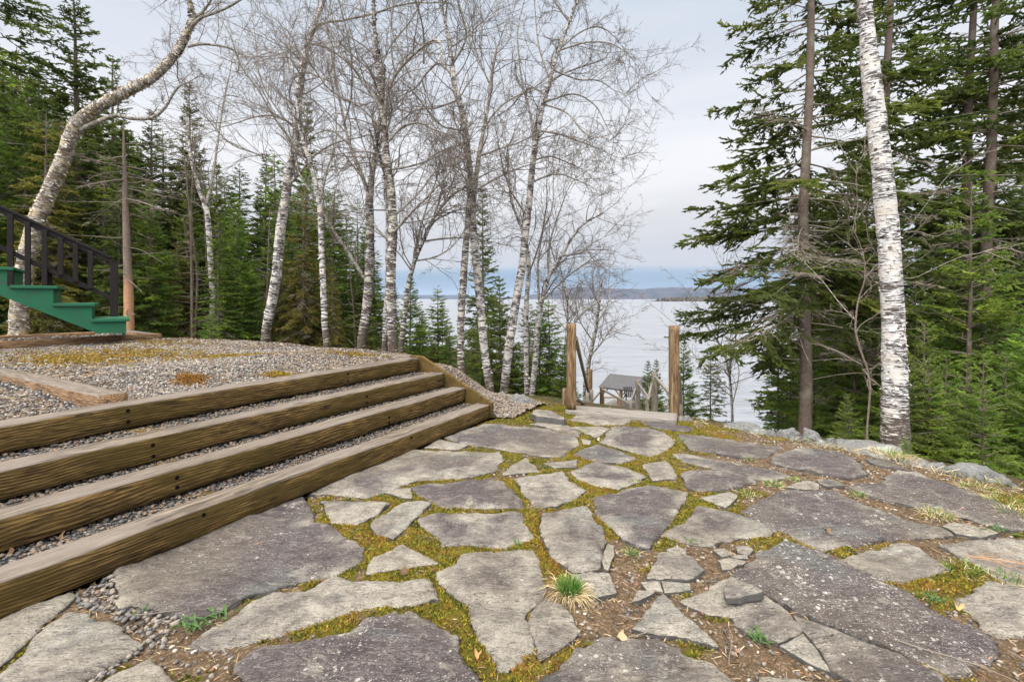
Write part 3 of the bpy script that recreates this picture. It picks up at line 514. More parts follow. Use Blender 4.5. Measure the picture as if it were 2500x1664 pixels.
# ------------------------------------------------------------------ flagstones
OFF = {'A': 0, 'B': 600, 'C': 1200, 'D': 1800}
def cp(s):   # "B330,490 370,540" -> photo pixels
    out = []; c = 'A'
    for tok in s.split():
        if tok[0] in OFF: c = tok[0]; tok = tok[1:]
        x, y = tok.split(','); out.append((OFF[c]+float(x)/2.3614, 1000+float(y)/2.3614))
    return out
STONES = [  # outline, tone (0 pale .. 1 dark), lichen, label
 ('A0,1500 130,1370 400,1120 470,1145 640,1225 820,1340 700,1430 480,1568 300,1700 -150,1700', .15, .1, 'beige flagstone with a brown blotch in the bottom left corner beside the wet pebbles'),
 ('A430,1040 380,1112 250,1225 0,1465 -150,1600 -300,1500 -200,1290 0,1200 200,1105 330,1065', .1, .1, 'greenish pale flagstone wedged against the lowest timber, at the left edge'),
 ('A635,915 700,870 760,860 960,780 1160,690 1350,620 1500,560 B235,505 330,490 370,540 390,590 385,640 450,645 530,680 560,720 640,740 680,775 670,830 640,875 530,930 350,970 150,1030 0,1070 A1350,1110 1240,1160 1110,1190 1080,1190 900,1150 800,1130 695,1135 690,1080 660,1010', .75, .35, 'largest dark slate slab lying right along the lowest timber, lichen-spotted'),
 ('A1070,1350 1200,1250 1330,1170 B0,1095 160,1022 340,1020 430,970 530,937 700,975 850,975 1060,960 1100,1020 1125,1080 880,1120 810,1110 620,1140 400,1210 200,1270 0,1318 A1300,1335 1120,1355', .45, .25, 'long narrow flagstone tapering to a point between two big slabs at lower left'),
 ('A1340,1430 B0,1388 200,1330 440,1290 600,1250 680,1200 780,1175 850,1147 960,1165 1100,1220 1230,1275 1240,1360 1280,1440 1340,1510 1400,1568 1480,1700 B-100,1700 A1400,1568 1350,1490', .8, .5, 'very big dark slab cut by the bottom edge, with round lichen spots'),
 ('A480,1640 570,1568 700,1500 860,1440 900,1475 1000,1568 1080,1700 500,1700', .25, .1, 'pale grey slab corner at the bottom edge beside the dry grass'),
 ('B1100,920 1200,870 1250,815 1400,808 1650,800 C240,800 275,840 290,920 310,960 300,1020 270,1080 215,1150 205,1220 240,1300 265,1360 190,1390 140,1450 100,1495 50,1480 0,1400 B1350,1290 1300,1200 1280,1120 1230,1080 1180,1040 1130,980', .42, .2, 'tall pale slab with purple stains left of the grass tuft'),
 ('C305,1062 380,1090 440,1150 510,1250 430,1340 310,1400 275,1413 272,1355 248,1296 216,1216 226,1155 280,1088', .62, .15, 'dark wedge stone directly below the green grass tuft'),
 ('C290,600 400,580 550,560 580,620 640,690 665,760 645,800 630,860 640,900 620,910 460,930 430,900 340,830 300,760 285,700', .5, .15, 'upright slab with a dark vertical stain, directly above the grass tuft'),
 ('C674,765 700,778 703,830 680,890 672,925 652,915 642,880 640,850 660,800', .3, .1, 'thin sliver of stone along the right side of the stained upright slab'),
 ('C470,945 560,925 680,932 700,1000 715,1040 600,1070 500,1030 480,980', .2, .1, 'small pale stone just right of the grass tuft'),
 ('C587,490 700,470 900,425 1130,470 1090,560 1030,640 940,740 900,790 830,760 760,740 690,670 620,600 590,540', .72, .15, 'shield-shaped dark purple slab with pale lower tip in the centre of the patio'),
 ('C130,385 410,358 450,400 550,460 470,510 370,555 260,552 200,490', .42, .4, 'five-sided grey stone dotted with lichen, left of the shield-shaped slab'),
 ('B950,440 1100,410 1400,380 1480,410 1530,460 1590,510 1600,555 1450,560 1130,550 1060,510 990,475', .75, .2, 'dark purple slab behind the moss strip, below the long slab by the steps'),
 ('B990,625 1060,585 1300,580 1560,570 1610,590 1600,640 1640,700 C240,720 200,745 100,775 B1500,785 1300,770 1140,770 1100,720 1060,690', .5, .2, 'wide grey slab with mossy upper edge, left of the stained upright slab'),
 ('B720,650 780,600 920,520 1060,520 1070,540 1000,590 940,660 850,745 800,710 760,710', .3, .15, 'slanting kite-shaped stone with layered edges pointing down left of centre'),
 ('B430,515 700,525 840,535 780,580 700,630 640,650 500,640 480,590', .15, .15, 'cracked pale stone between the moss tongue and the largest dark slab'),
 ('B370,465 480,400 650,330 950,225 1200,235 1460,235 1480,280 1430,350 1300,380 1000,400 860,440 790,470 690,500 550,480', .42, .3, 'long grey slab following the lowest timber in mid patio'),
 ('B800,472 880,450 950,448 955,510 900,500', .25, .1, 'little stone tucked under the long grey slab by the moss'),
 ('B1030,215 1100,165 1180,180 1280,205 1230,225', .25, .1, 'thin pale sliver against the far end of the lowest timber'),
 ('B1140,155 1250,115 1380,80 C0,80 130,92 330,115 480,150 500,195 400,265 300,270 180,245 0,218 B1250,190', .55, .2, 'broad dark slab at the foot of the gravel bank, beyond the timber end'),
 ('B705,935 710,880 740,840 850,800 900,768 950,790 1000,820 1100,870 950,890 830,910', .08, .1, 'small pale green-grey stone ringed by yellow moss'),
 ('C60,370 120,310 200,275 240,310 280,355 160,362', .12, .1, 'small chipped stone with a curved ledge, left of centre back'),
 ('C300,302 495,280 490,325 360,328', .5, .1, 'narrow dark stone in the moss behind the lichen-dotted five-sided stone'),
 ('C455,345 600,290 760,330 890,380 850,410 730,450 620,435 500,395', .38, .1, 'tan-streaked oval stone behind the shield-shaped slab'),
 ('C465,245 600,195 720,225 835,275 740,305 560,280', .55, .1, 'lozenge-shaped dark stone between moss seams, in the back row'),
 ('C625,180 700,100 900,98 1000,130 1060,180 1000,230 915,262 800,235 700,205', .55, .15, 'six-sided slab in the back, straight ahead of the gate sill'),
 ('C860,310 1000,290 1050,335 1060,395 930,405 900,350', .5, .1, 'squarish dark stone right of the tan-streaked oval stone'),
 ('C1085,360 1200,345 1370,350 1520,405 1400,440 1280,465 1140,455 1110,400', .6, .1, 'leaf-shaped dark stone pointing right, behind the litter strip'),
 ('C1040,245 1200,255 1400,300 D0,303 230,345 310,375 200,395 0,375 C1300,340 1100,290', .6, .2, 'very long thin slab lying crosswise at the back right'),
 ('C1070,135 1200,145 1400,165 D0,178 260,205 150,265 40,275 C1350,255 1150,225 1100,180', .72, .1, 'dark purple slab nearest the low boulders, right of the gate'),
 ('C975,710 1100,640 1190,540 1300,565 1500,610 1640,680 1600,715 1450,730 1330,745 1260,775 1150,755', .72, .12, 'dark arrow-shaped slab right of the shield-shaped slab'),
 ('C1200,500 1370,470 1410,490 1400,520 1350,555 1270,525', .3, .1, 'small grey stone with a notched corner among brown needles'),
 ('C900,965 960,830 1010,815 1160,850 1225,925 1130,975 1000,970', .25, .15, 'grey six-sided stone edged with bright moss, right of the litter-filled gap'),
 ('C1010,803 1060,785 1110,800 1118,828 1020,812', .3, .1, 'thin chip resting at the top of the moss-edged six-sided stone'),
 ('C870,985 960,975 985,1035 900,1025', .25, .1, 'chip below the moss-edged stone, the left one of two'),
 ('C982,980 1140,995 1145,1030 1000,1045', .25, .1, 'chip below the moss-edged stone, the right one of two'),
 ('C850,1040 940,1045 850,1090 820,1095', .25, .1, 'small broken chip left of the point of the triangular stone'),
 ('C815,1250 990,1065 1060,1130 1295,1355 1100,1300 900,1275', .25, .12, 'triangular grey stone with a sharp top point, bottom centre right'),
 ('C1095,1095 1230,1030 1320,980 1390,960 1360,1030 1400,1090 1390,1180 1250,1165 1150,1120', .15, .2, 'pale stone under the loose dark wedge rock'),
 ('C1282,800 1340,792 1385,825 1330,838', .2, .05, 'little flat chip in the gravelly gap, uppermost left'),
 ('C1412,785 1480,778 1508,800 1480,828 1425,818', .2, .05, 'rounded flat chip in the gravelly gap, uppermost right'),
 ('C1310,862 1370,846 1470,868 1445,882 1330,880', .25, .05, 'long thin chip in the middle of the gravelly gap'),
 ('C1325,885 1420,885 1380,910 1335,915', .2, .05, 'lowest chip in the gravelly gap'),
 ('C1380,838 1470,835 1475,858 1400,850', .25, .05, 'narrow chip just above the long thin chip'),
 ('D265,730 300,745 560,850 750,940 1000,1060 1200,1180 1400,1250 1520,1345 1460,1395 1420,1430 1350,1440 1350,1480 1280,1500 1200,1490 1100,1450 900,1365 700,1292 600,1255 480,1205 330,1135 250,1095 150,1030 30,975 C1385,965 1415,915 D80,880 120,810 190,790', .85, .75, 'huge dark slab at the right covered with white lichen flecks'),
 ('C1410,1090 1500,1075 D150,1062 238,1112 300,1165 370,1262 305,1305 240,1335 130,1300 30,1245 C1402,1222', .55, .45, 'lichened slab piece left of the long crack in the huge slab'),
 ('D325,1170 480,1228 600,1272 430,1308 380,1258', .7, .3, 'triangular broken piece between cracks, below the huge slab'),
 ('D245,1345 375,1277 430,1335 530,1480 400,1430', .45, .2, 'narrow broken piece beside the crack at the lower right'),
 ('D440,1322 610,1282 760,1340 950,1400 1190,1520 1200,1568 1230,1700 750,1600 545,1485', .75, .6, 'dark lichened slab below the long crack, running off the bottom edge'),
 ('C270,1568 450,1420 560,1350 640,1295 770,1310 900,1320 960,1310 1110,1390 1280,1450 1400,1540 1560,1700 200,1700', .62, .3, 'big brownish slab at the bottom centre, cut by the photo edge'),
 ('D130,1530 250,1543 500,1560 560,1700 100,1700', .3, .2, 'pale stone edge just showing at the bottom, below the mossy gravel'),
 ('D15,570 200,490 250,460 480,462 560,458 700,520 900,590 1100,650 1190,672 1250,710 1000,730 850,735 620,770 500,800 420,770 340,735 250,690 160,650', .8, .6, 'large dark flecked slab in the middle right, behind the huge slab'),
 ('D640,430 830,410 870,360 930,340 1050,360 1200,410 1400,480 1500,520 1653,600 1720,690 1560,680 1400,640 1200,590 1000,545 750,485', .75, .6, 'long dark slab with white flecks along the right edge of the patio'),
 ('D195,300 220,255 370,210 560,230 680,280 745,365 640,392 500,360 300,325', .72, .35, 'smooth dark slab near the white birch trunk foot'),
 ('D280,440 400,400 465,420 462,448 360,452', .4, .15, 'small thin stone on the back rim of the large flecked slab, left piece'),
 ('D470,398 560,400 620,430 520,436 475,420', .4, .15, 'small thin stone on the back rim of the large flecked slab, right piece'),
 ('D730,275 850,285 1000,340 940,335 800,310', .85, .1, 'thin dark stone sunk in straw below the white birch'),
 ('D580,840 720,805 980,760 1080,800 1210,910 1080,945 930,975 800,955 680,905', .42, .35, 'tan and grey four-sided slab framed by green moss at the right'),
 ('D1150,770 1300,752 1500,735 1653,735 1780,800 1780,1000 1653,1040 1540,980 1440,920 1380,880 1250,820', .2, .3, 'pale layered slab at the right edge under the orange pine needles'),
 ('D1240,1075 1380,1010 1460,975 1653,1010 1780,1050 1780,1290 1530,1285 1420,1250 1380,1180 1300,1120', .25, .35, 'pale cracked slab at the right edge below the green moss'),
 ('D1190,668 1250,645 1470,690 1500,705 1400,730 1260,708', .5, .2, 'small flat stone between the large flecked slab and the right edge slab'),
 ('C440,50 520,18 700,35 830,45 760,80 600,82', .5, .15, 'flat stone right against the gate sill'),
 ('C450,87 640,87 680,100 610,160 520,120', .4, .15, 'pointed stone in the second row from the gate sill'),
 ('C225,85 300,68 400,75 520,130 510,150 400,120', .5, .1, 'narrow slab beside the gravel bank, left of the pointed stone'),
 ('C860,75 950,62 1130,88 1170,100 1130,122 970,108', .75, .1, 'dark flat slab at the foot of the right gate post'),
 ('C520,162 570,172 565,195 530,190', .3, .1, 'tiny stone in the moss crossing behind the lozenge-shaped stone'),
]
LM = []; rs = np.random.default_rng(11)
def make_stone(poly, tone, lichen, label, z0=0.0, thick=.075, tilt=.006, name='flagstone', seed=0, shrink=-.004, rock=None):
    rg = np.random.default_rng(seed+100)
    # resample the outline with a ragged edge
    pts = []
    n = len(poly); P = np.array(poly)
    per = np.linalg.norm(np.roll(P, -1, 0)-P, axis=1).sum(); dmin = np.hypot(P[:, 0], P[:, 1]).min(); step = min(.05, max(.008, .0065*dmin))
    for i in range(n):
        a = P[i]; b = P[(i+1) % n]; L = np.linalg.norm(b-a); k = max(1, int(L/step)); nn = np.array([b[1]-a[1], a[0]-b[0]])/max(L, 1e-6)
        for j in range(k):
            t = j/k; q = a+(b-a)*t; pts.append(q)
    B = np.array(pts); c = B.mean(0)
    w1 = (fbm(B, 13, seed, 4)-.5)*.045+(fbm(B, 60, seed+3, 3)-.5)*.022
    T = np.roll(B, -1, 0)-np.roll(B, 1, 0); T /= np.linalg.norm(T, axis=1, keepdims=True)+1e-9; N_ = np.c_[T[:, 1], -T[:, 0]]
    area = .5*np.sum(B[:, 0]*np.roll(B[:, 1], -1)-B[:, 1]*np.roll(B[:, 0], -1))
    if area < 0: N_ = -N_
    amp = min(1, math.sqrt(abs(area))/.3)
    B = B+N_*(w1*amp-shrink)[:, None]
    inn = B-N_*.010*amp
    bb0, bb1 = B.min(0), B.max(0); gs = min(.04, max(.011, .009*dmin)) 
    gx, gy = np.meshgrid(np.arange(bb0[0], bb1[0], gs), np.arange(bb0[1], bb1[1], gs)); G = np.c_[gx.ravel(), gy.ravel()]+rg.uniform(-.3, .3, (gx.size, 2))*gs
    G = G[inpoly(G, B)]; 
    if len(G): G = G[segdist(G, B) > .018*amp+.002]
    inn = inn[inpoly(inn, B)]; inn = inn[segdist(inn, B) > .004*amp]
    nb = len(B); allp = np.vstack([B, inn, G]) if len(G) else np.vstack([B, inn])
    ed = [(i, (i+1) % nb) for i in range(nb)]
    vo, eo, fo, ov, oe, of = delaunay_2d_cdt([Vector(p) for p in allp], ed, [], 1, 1e-5)
    V2 = np.array([(v.x, v.y) for v in vo]); Fc = [f for f in fo if len(f) == 3]
    from collections import Counter
    ec = Counter()
    for f in Fc:
        for a, b in ((f[0], f[1]), (f[1], f[2]), (f[2], f[0])): ec[(a, b)] += 1
    bnd = [(a, b) for (a, b) in ec if (b, a) not in ec]
    d = segdist(V2, B)
    tx, ty = rg.normal(0, tilt, 2); q = V2-c
    lay = fbm(V2*np.array([1, 1.6])+seed, 5, seed+9, 4); stp = np.floor(lay*7)/7*.6+lay*.4
    z = z0+q[:, 0]*tx+q[:, 1]*ty+(stp-.5)*.032*amp+(fbm(V2, 2, seed, 2)-.5)*.010-.011*amp*np.exp(-d/.009)
    z += (fbm(V2, 40, seed, 3)-.5)*.004
    if rock: z += rock(V2, q)
    nv = len(V2); V = np.c_[q, z]; bvi = sorted({a for e in bnd for a in e}); bi = {v: nv+k for k, v in enumerate(bvi)}; bi2 = {v: nv+len(bvi)+k for k, v in enumerate(bvi)}
    bv = V[bvi]; rr_ = rg.uniform(-.006, .006, (len(bvi), 2))*amp
    mid_ = np.c_[bv[:, :2]+rr_, bv[:, 2]-.018]; low = np.c_[bv[:, :2]+rr_*1.5, np.full(len(bvi), z0-thick)]
    V = np.vstack([V, mid_, low]); quads = [(b, a, bi[a], bi[b]) for a, b in bnd]+[(bi[b], bi[a], bi2[a], bi2[b]) for a, b in bnd]
    dd = np.concatenate([d, np.zeros(2*len(bvi))]); mi = np.r_[np.zeros(len(Fc)), np.ones(len(quads))]
    me = npmesh(name, V, [np.array(Fc), np.array(quads)], False, attrs={'edge': dd, 'tone': np.full(len(V), tone), 'lichen': np.full(len(V), lichen)}, matidx=mi)
    sm = np.r_[np.ones(len(Fc), bool), np.zeros(len(quads), bool)]; me.polygons.foreach_set('use_smooth', sm)
    o = link(name, me, None, [MT['stone'], MT['stone_side']]); o.location = (c[0], c[1], 0)
    tagp(o, label, 'paving stone'); return o
SP = []
for i, (s, tone, lich, lab) in enumerate(STONES):
    w_ = [plane(u, v) for u, v in cp(s)]; SP.append(np.array(w_))
    o = make_stone(w_, tone, lich, lab, z0=rs.uniform(-.004, .006), seed=i); o['group'] = 'flagstones of the patio'
# loose rocks lying on the paving
def dome(amp): return lambda V2, q: amp*(1-np.clip(np.hypot(q[:, 0], q[:, 1]), 0, .3)/.3)
w_ = [plane(u, v, .03) for u, v in cp('C1350,1020 1380,965 1560,1052 1430,1080 1360,1078')]
make_stone(w_, .35, .05, 'loose dark wedge-shaped rock lying on top of the paving', z0=.036, thick=.028, name='loose_rock', seed=301, tilt=.06)['category'] = 'rock'
z2 = lambda x, y: (1200+x/3.92, 680+y/3.92)
w_ = [plane(*z2(x, y), .06) for x, y in [(390, 1290), (430, 1252), (560, 1270), (650, 1305), (697, 1332), (690, 1350), (520, 1330), (430, 1325)]]
make_stone(w_, .45, .1, 'dark greenish slab of rock lying on the gravel left of the gate sill', z0=.075, thick=.07, name='loose_rock', seed=302, tilt=.03)['category'] = 'rock'

# joint soil and moss between the stones
def stone_d(P):
    d = np.full(len(P), 9.); ins = np.zeros(len(P), bool)
    for q in SP:
        b0, b1 = q.min(0)-.15, q.max(0)+.15; s = (P[:, 0] > b0[0]) & (P[:, 0] < b1[0]) & (P[:, 1] > b0[1]) & (P[:, 1] < b1[1])
        if s.any(): d[s] = np.minimum(d[s], segdist(P[s], q)); ins[s] |= inpoly(P[s], q)
    return d, ins
DRY = [(760, 1150, 120), (1480, 1470, 150), (1540, 1340, 60), (1980, 1600, 260), (1740, 1380, 110), (2430, 1600, 150), (1950, 1150, 140), (2160, 1200, 160), (2340, 1290, 110), (620, 1630, 120), (420, 1540, 170), (1850, 1130, 110), (200, 1440, 120), (700, 1210, 40), (1260, 1150, 25), (1480, 1130, 20), (2250, 1130, 200), (1900, 1530, 150)]
def mossy(P):   # 1 = moss, 0 = bare litter
    Yy = np.maximum(P[:, 1], .3); u = CU+P[:, 0]/Yy*F; v = V0+CZ/Yy*F; k = np.zeros(len(P))
    for a, b, r in DRY: k = np.maximum(k, np.exp(-(((u-a)/r)**2+((v-b)/(r*.6))**2)))
    return np.clip(.73-k*1.1+(fbm(P, 9, 5)-.5)*1.1+(fbm(P, 35, 8)-.5)*.7, 0, 1)
PATIO = np.array([(-3.4, .2), (-2.35, 1.3), (-1.5, 2.4), (-.3, 4.6), (-.05, 5.0), (-.45, 5.9), (.3, 5.95), (.75, 5.4), (1.75, 4.9), (2.7, 4.0), (3.35, 3.1), (4.6, 1.6), (5, .2)])
def soilz(P):
    mo = mossy(P); d, ins = stone_d(P)
    z = -.019+.008*(fbm(P, 6, 2)-.5)+mo*(.010+.012*fbm(P, 22, 4))*sstep(.0, .03, d)+(fbm(P, 70, 7)-.5)*.010
    edge = segdist(P, EDGE, False); return z-np.where(ins, .02, 0)-.06*sstep(.12, 0, edge)
gridmesh('patio_ground', np.arange(-3.4, 5.0, .022), np.arange(1.2, 6.05, .022), soilz, MT['soil'], keep=lambda P: inpoly(P, PATIO), attrs={'moss': mossy})
def scatter(rng, poly, dens, near=None):
    poly = np.asarray(poly); b0, b1 = poly.min(0), poly.max(0); n = int(dens*np.prod(b1-b0)); P = rng.uniform(b0, b1, (n, 2)); P = P[inpoly(P, poly)]
    return P
def blades_mesh(name, S, D, wd, rnd, mat, bend=.0, parent=None, rng=None, segs=2):
    n = len(S); L = np.linalg.norm(D, axis=1, keepdims=True); sd = np.cross(D, rng.normal(0, 1, (n, 3))); sd /= np.linalg.norm(sd, axis=1, keepdims=True)+1e-9; wd = np.asarray(wd).reshape(-1, 1)
    dn = np.array([0, 0, -1.])*bend*L; M_ = S+D*.55; E = S+D+dn
    V = np.stack([S-sd*wd, S+sd*wd, M_+sd*wd*.8, M_-sd*wd*.8, E+sd*wd*.1, E-sd*wd*.1], 1).reshape(-1, 3); k = np.arange(n)[:, None]*6
    Fq = np.concatenate([k+np.array([[0, 1, 2, 3]]), k+np.array([[3, 2, 4, 5]])]); o = link(name, npmesh(name, V, Fq, False, fattrs={'rnd': np.r_[rnd, rnd]}), parent, [mat]); return o
rg = np.random.default_rng(21)
P = scatter(rg, PATIO, 9000); wgt = np.clip(2.4/np.maximum(P[:, 1], 1.4), .25, 1)**1.2; P = P[rg.random(len(P)) < wgt]; d, ins = stone_d(P); P = P[(~ins) | (d < .006)]; mo = mossy(P); Pm = P[mo > .45]; zz = soilz(Pm)
k = 4; S = np.repeat(np.c_[Pm, zz], k, 0)+rg.normal(0, .004, (len(Pm)*k, 3))*[1, 1, 0]; D = np.c_[rg.normal(0, .55, len(S)), rg.normal(0, .55, len(S)), np.ones(len(S))]*rg.uniform(.004, .010, (len(S), 1))
rn = np.clip(.55*fbm(S[:, :2], 5, 31)+.55*fbm(S[:, :2], 28, 33)-.1+rg.normal(0, .12, len(S)), 0, 1); rn = np.clip((rn-.42)*2.4+.45, 0, 1)
o = blades_mesh('moss', S, D, rg.uniform(.0018, .0035, len(S)), rn, MT['moss'], .1, rng=rg); tagp(o, 'yellow-green and rusty moss filling the joints of the flagstones', 'moss', kind='stuff')
P = scatter(rg, PATIO, 3000); wgt = np.clip(2.4/np.maximum(P[:, 1], 1.4), .3, 1); P = P[rg.random(len(P)) < wgt]; d, ins = stone_d(P); mo = mossy(P); kp = (~ins) & (mo < .62+.2*rg.random(len(P))) | ((rg.random(len(P)) < .010)); P = P[kp]; ins = ins[kp]
S = np.c_[P, np.where(ins, .012, soilz(P)+.004)]; an = rg.uniform(0, 6.28, len(S)); L = rg.uniform(.012, .045, len(S)); D = np.c_[np.cos(an)*L, np.sin(an)*L, rg.normal(.003, .004, len(S))]
o = blades_mesh('needle_litter', S, D, rg.uniform(.0007, .0022, len(S)), rg.random(len(S)), MT['litter'], .05, rng=rg); tagp(o, 'brown needles and dead stalks lying between the flagstones', 'litter', kind='stuff')

# pebbles
ph = (1+5**.5)/2; ICO = np.array([(-1, ph, 0), (1, ph, 0), (-1, -ph, 0), (1, -ph, 0), (0, -1, ph), (0, 1, ph), (0, -1, -ph), (0, 1, -ph), (ph, 0, -1), (ph, 0, 1), (-ph, 0, -1), (-ph, 0, 1)])/1.902
ICF = np.array([(0, 11, 5), (0, 5, 1), (0, 1, 7), (0, 7, 10), (0, 10, 11), (1, 5, 9), (5, 11, 4), (11, 10, 2), (10, 7, 6), (7, 1, 8), (3, 9, 4), (3, 4, 2), (3, 2, 6), (3, 6, 8), (3, 8, 9), (4, 9, 5), (2, 4, 11), (6, 2, 10), (8, 6, 7), (9, 8, 1)])
def pebbles(name, P, size, label, rng, cat='gravel', tint=0, rndf=None):
    n = len(P); sc3 = np.stack([rng.uniform(.7, 1.3, n), rng.uniform(.55, 1., n), rng.uniform(.35, .75, n)], 1)*np.asarray(size).reshape(-1, 1)
    V = ICO[None]*(1+rng.normal(0, .10, (n, 12, 1)))*sc3[:, None, :]; a = rng.uniform(0, 6.28, n); b = rng.normal(0, .5, n); ca, sa, cb_, sb = np.cos(a), np.sin(a), np.cos(b), np.sin(b)
    x, y, z = V[..., 0], V[..., 1], V[..., 2]; y, z = y*cb_[:, None]-z*sb[:, None], y*sb[:, None]+z*cb_[:, None]; x, y = x*ca[:, None]-y*sa[:, None], x*sa[:, None]+y*ca[:, None]
    V = np.stack([x, y, z], -1)+P[:, None, :]; Fc = (ICF[None]+np.arange(n)[:, None, None]*12).reshape(-1, 3)
    rn = np.clip(rng.random(n) if rndf is None else rndf, 0, 1); o = link(name, npmesh(name, V.reshape(-1, 3), Fc, True, fattrs={'rnd': np.repeat(rn, 20)}), None, [MT['pebble']]); tagp(o, label, cat, kind='stuff'); return o
P = scatter(rg, PATIO, 900); d, ins = stone_d(P); mo = mossy(P); yy = P[:, 1]; cl = fbm(P, 6, 77); P = P[(~ins) & (d > .006) & (mo < .5) & (cl > .42)]; pebbles('loose_pebbles', np.c_[P, soilz(P)+.003], rg.uniform(.003, .011, len(P)), 'small mixed pebbles scattered in the bare joints of the paving', rg)
WETP = np.array([plane(*q, -.02) for q in cp('A400,1100 480,1060 560,1010 640,960 690,1130 900,1150 1060,1200 1000,1300 920,1400 830,1400 700,1500 640,1560 480,1640 600,1520 800,1400 840,1340 640,1220 460,1130')])
P = scatter(rg, WETP, 5200); P = P[~stone_d(P)[1]]; pebbles('loose_pebbles', np.c_[P, soilz(P)+rg.uniform(0, .016, len(P))], rg.uniform(.005, .019, len(P))*rg.uniform(.5, 1, len(P)), 'wet blue-grey pebbles in the gap between the pale slabs at lower left', rg, rndf=rg.beta(2, 2.6, len(P))*.8)

# ------------------------------------------------------------------ terrace gravel
HT = [1.05, .912, .774, .636]; NS = [-2.543, -2.834, -3.09, -3.427]; TE = 4.05; ZT = [CZ-h for h in HT]
def LP(n, t, z=0): q = NV*n+DV*t; return (q[0], q[1], z)
TP = np.array([LP(-3.50, -2.4)[:2], LP(-3.50, 4.12)[:2], LP(-4.2, 4.25)[:2], (-1.45, 6.02), (-1.9, 6.12), (-3.6, 7.15), (-5.6, 7.8), (-8.3, 7.9), (-14, 8.3), (-14, -2)])
def tz(P):
    n = P@NV; t = P@DV
    return .525+.05*sstep(-3.6, -4.6, n)+(fbm(P, 1.2, 6)-.5)*.06*sstep(-3.6, -4.4, n)+(fbm(P, 6, 16)-.5)*.02-.12*sstep(.35, 0, segdist(P, EDGE, False))-.055*((t < 1.31) & (n > -9))
gridmesh('gravel_terrace', np.arange(-14, -.8, .06), np.arange(-.6, 8.4, .06), tz, MT['gravel'], keep=lambda P: inpoly(P, TP))
BANK = np.array([LP(-2.50, 4.13)[:2], (-.22, 4.80), (.02, 4.78), (.28, 5.25), (.45, 5.55), (.2, 5.95), (-.4, 6.2), (-1.2, 5.95), LP(-3.45, 4.2)[:2]])
def bz_(P): n = P@NV; return .015+.07*np.exp(-(((P[:, 0]+.1)/.3)**2+((P[:, 1]-5.45)/.35)**2))+.40*sstep(-2.7, -3.6, n)*sstep(.0, -.9, P[:, 0])+(fbm(P, 4, 8)-.5)*.05-.12*sstep(.3, 0, segdist(P, EDGE, False))
gridmesh('gravel_bank', np.arange(-1.6, .6, .04), np.arange(4.3, 6.3, .04), bz_, MT['gravel'], keep=lambda P: inpoly(P, BANK))
VIS = np.array([LP(-3.54, -.9)[:2], LP(-3.54, 4.10)[:2], (-1.3, 5.9), (-1.9, 6.12), (-3.6, 7.15), (-5.6, 7.8), (-8.5, 7.9), (-8.5, 7.2), (-2.8, 1.9)])
P = scatter(rg, VIS, 6400); wg = np.clip((3.2/np.maximum(P[:, 1], 2))**1.05, .26, 1); kp = rg.random(len(P)) < wg; P = P[kp]; wg = wg[kp]
n_ = P@NV; t_ = P@DV; P2 = P[~((t_ > 1.30) & (t_ < 1.46) & (n_ < -3.6))]; wg = wg[~((t_ > 1.30) & (t_ < 1.46) & (n_ < -3.6))]
u_ = CU+P2[:, 0]/P2[:, 1]*F; v_ = V0+.62/P2[:, 1]*F
pebbles('gravel', np.c_[P2, tz(P2)+rg.uniform(.0, .012, len(P2))], rg.uniform(.004, .0115, len(P2))*wg**-.42, 'grey crushed gravel covering the raised terrace', rg)
P = scatter(rg, BANK, 3600); pebbles('gravel', np.c_[P, bz_(P)+.005], rg.uniform(.007, .019, len(P)), 'brownish gravel bank beyond the timber end, left of the gate', rg, rndf=np.where(rg.random(len(P)) < .45, rg.uniform(.64, .78, len(P)), rg.beta(2, 2, len(P))*.9))
# moss on the gravel
rgm = np.random.default_rng(8); Q = []
for (a, b, ra, rb, dn) in ((330, 866, 210, 16, 1000), (170, 880, 150, 14, 800), (465, 920, 32, 8, 420), (690, 905, 45, 6, 260), (400, 840, 110, 6, 300), (560, 870, 90, 6, 200), (860, 862, 70, 3, 200)):
    u = rgm.normal(a, ra*.5, dn); v = rgm.normal(b, rb*.5, dn); Y = .615*F/(v-V0).clip(85, 400); Q.append(np.c_[(u-CU)/F*Y, Y, np.full(dn, float(a == 465))])
Q = np.vstack(Q); Q = Q[inpoly(Q[:, :2], VIS)]; S = np.repeat(np.c_[Q[:, :2], tz(Q[:, :2])+.012], 5, 0); S[:, :2] += rgm.normal(0, .012, (len(S), 2)); D = np.c_[rgm.normal(0, .8, len(S)), rgm.normal(0, .8, len(S)), np.ones(len(S))]*rgm.uniform(.006, .014, (len(S), 1))
o = blades_mesh('moss', S, D, rgm.uniform(.003, .006, len(S)), np.clip(rgm.normal(.82, .16, len(S))+np.repeat(Q[:, 2], 5)*.5, 0, 1), MT['moss'], rng=rgm); tagp(o, 'ochre and rust coloured moss patches on the raised gravel', 'moss', kind='stuff')

P = scatter(rgm, VIS, 700); P = P[fbm(P, 1.3, 91) > .47]; an = rgm.uniform(0, 6.28, len(P)); L = rgm.uniform(.02, .07, len(P)); D = np.c_[np.cos(an)*L, np.sin(an)*L, rgm.normal(.004, .006, len(P))]
o = blades_mesh('needle_litter', np.c_[P, tz(P)+.018], D, rgm.uniform(.001, .003, len(P)), rgm.random(len(P)), MT['litter'], .03, rng=rgm); tagp(o, 'dead stalks and needles lying on the raised gravel', 'litter', kind='stuff')
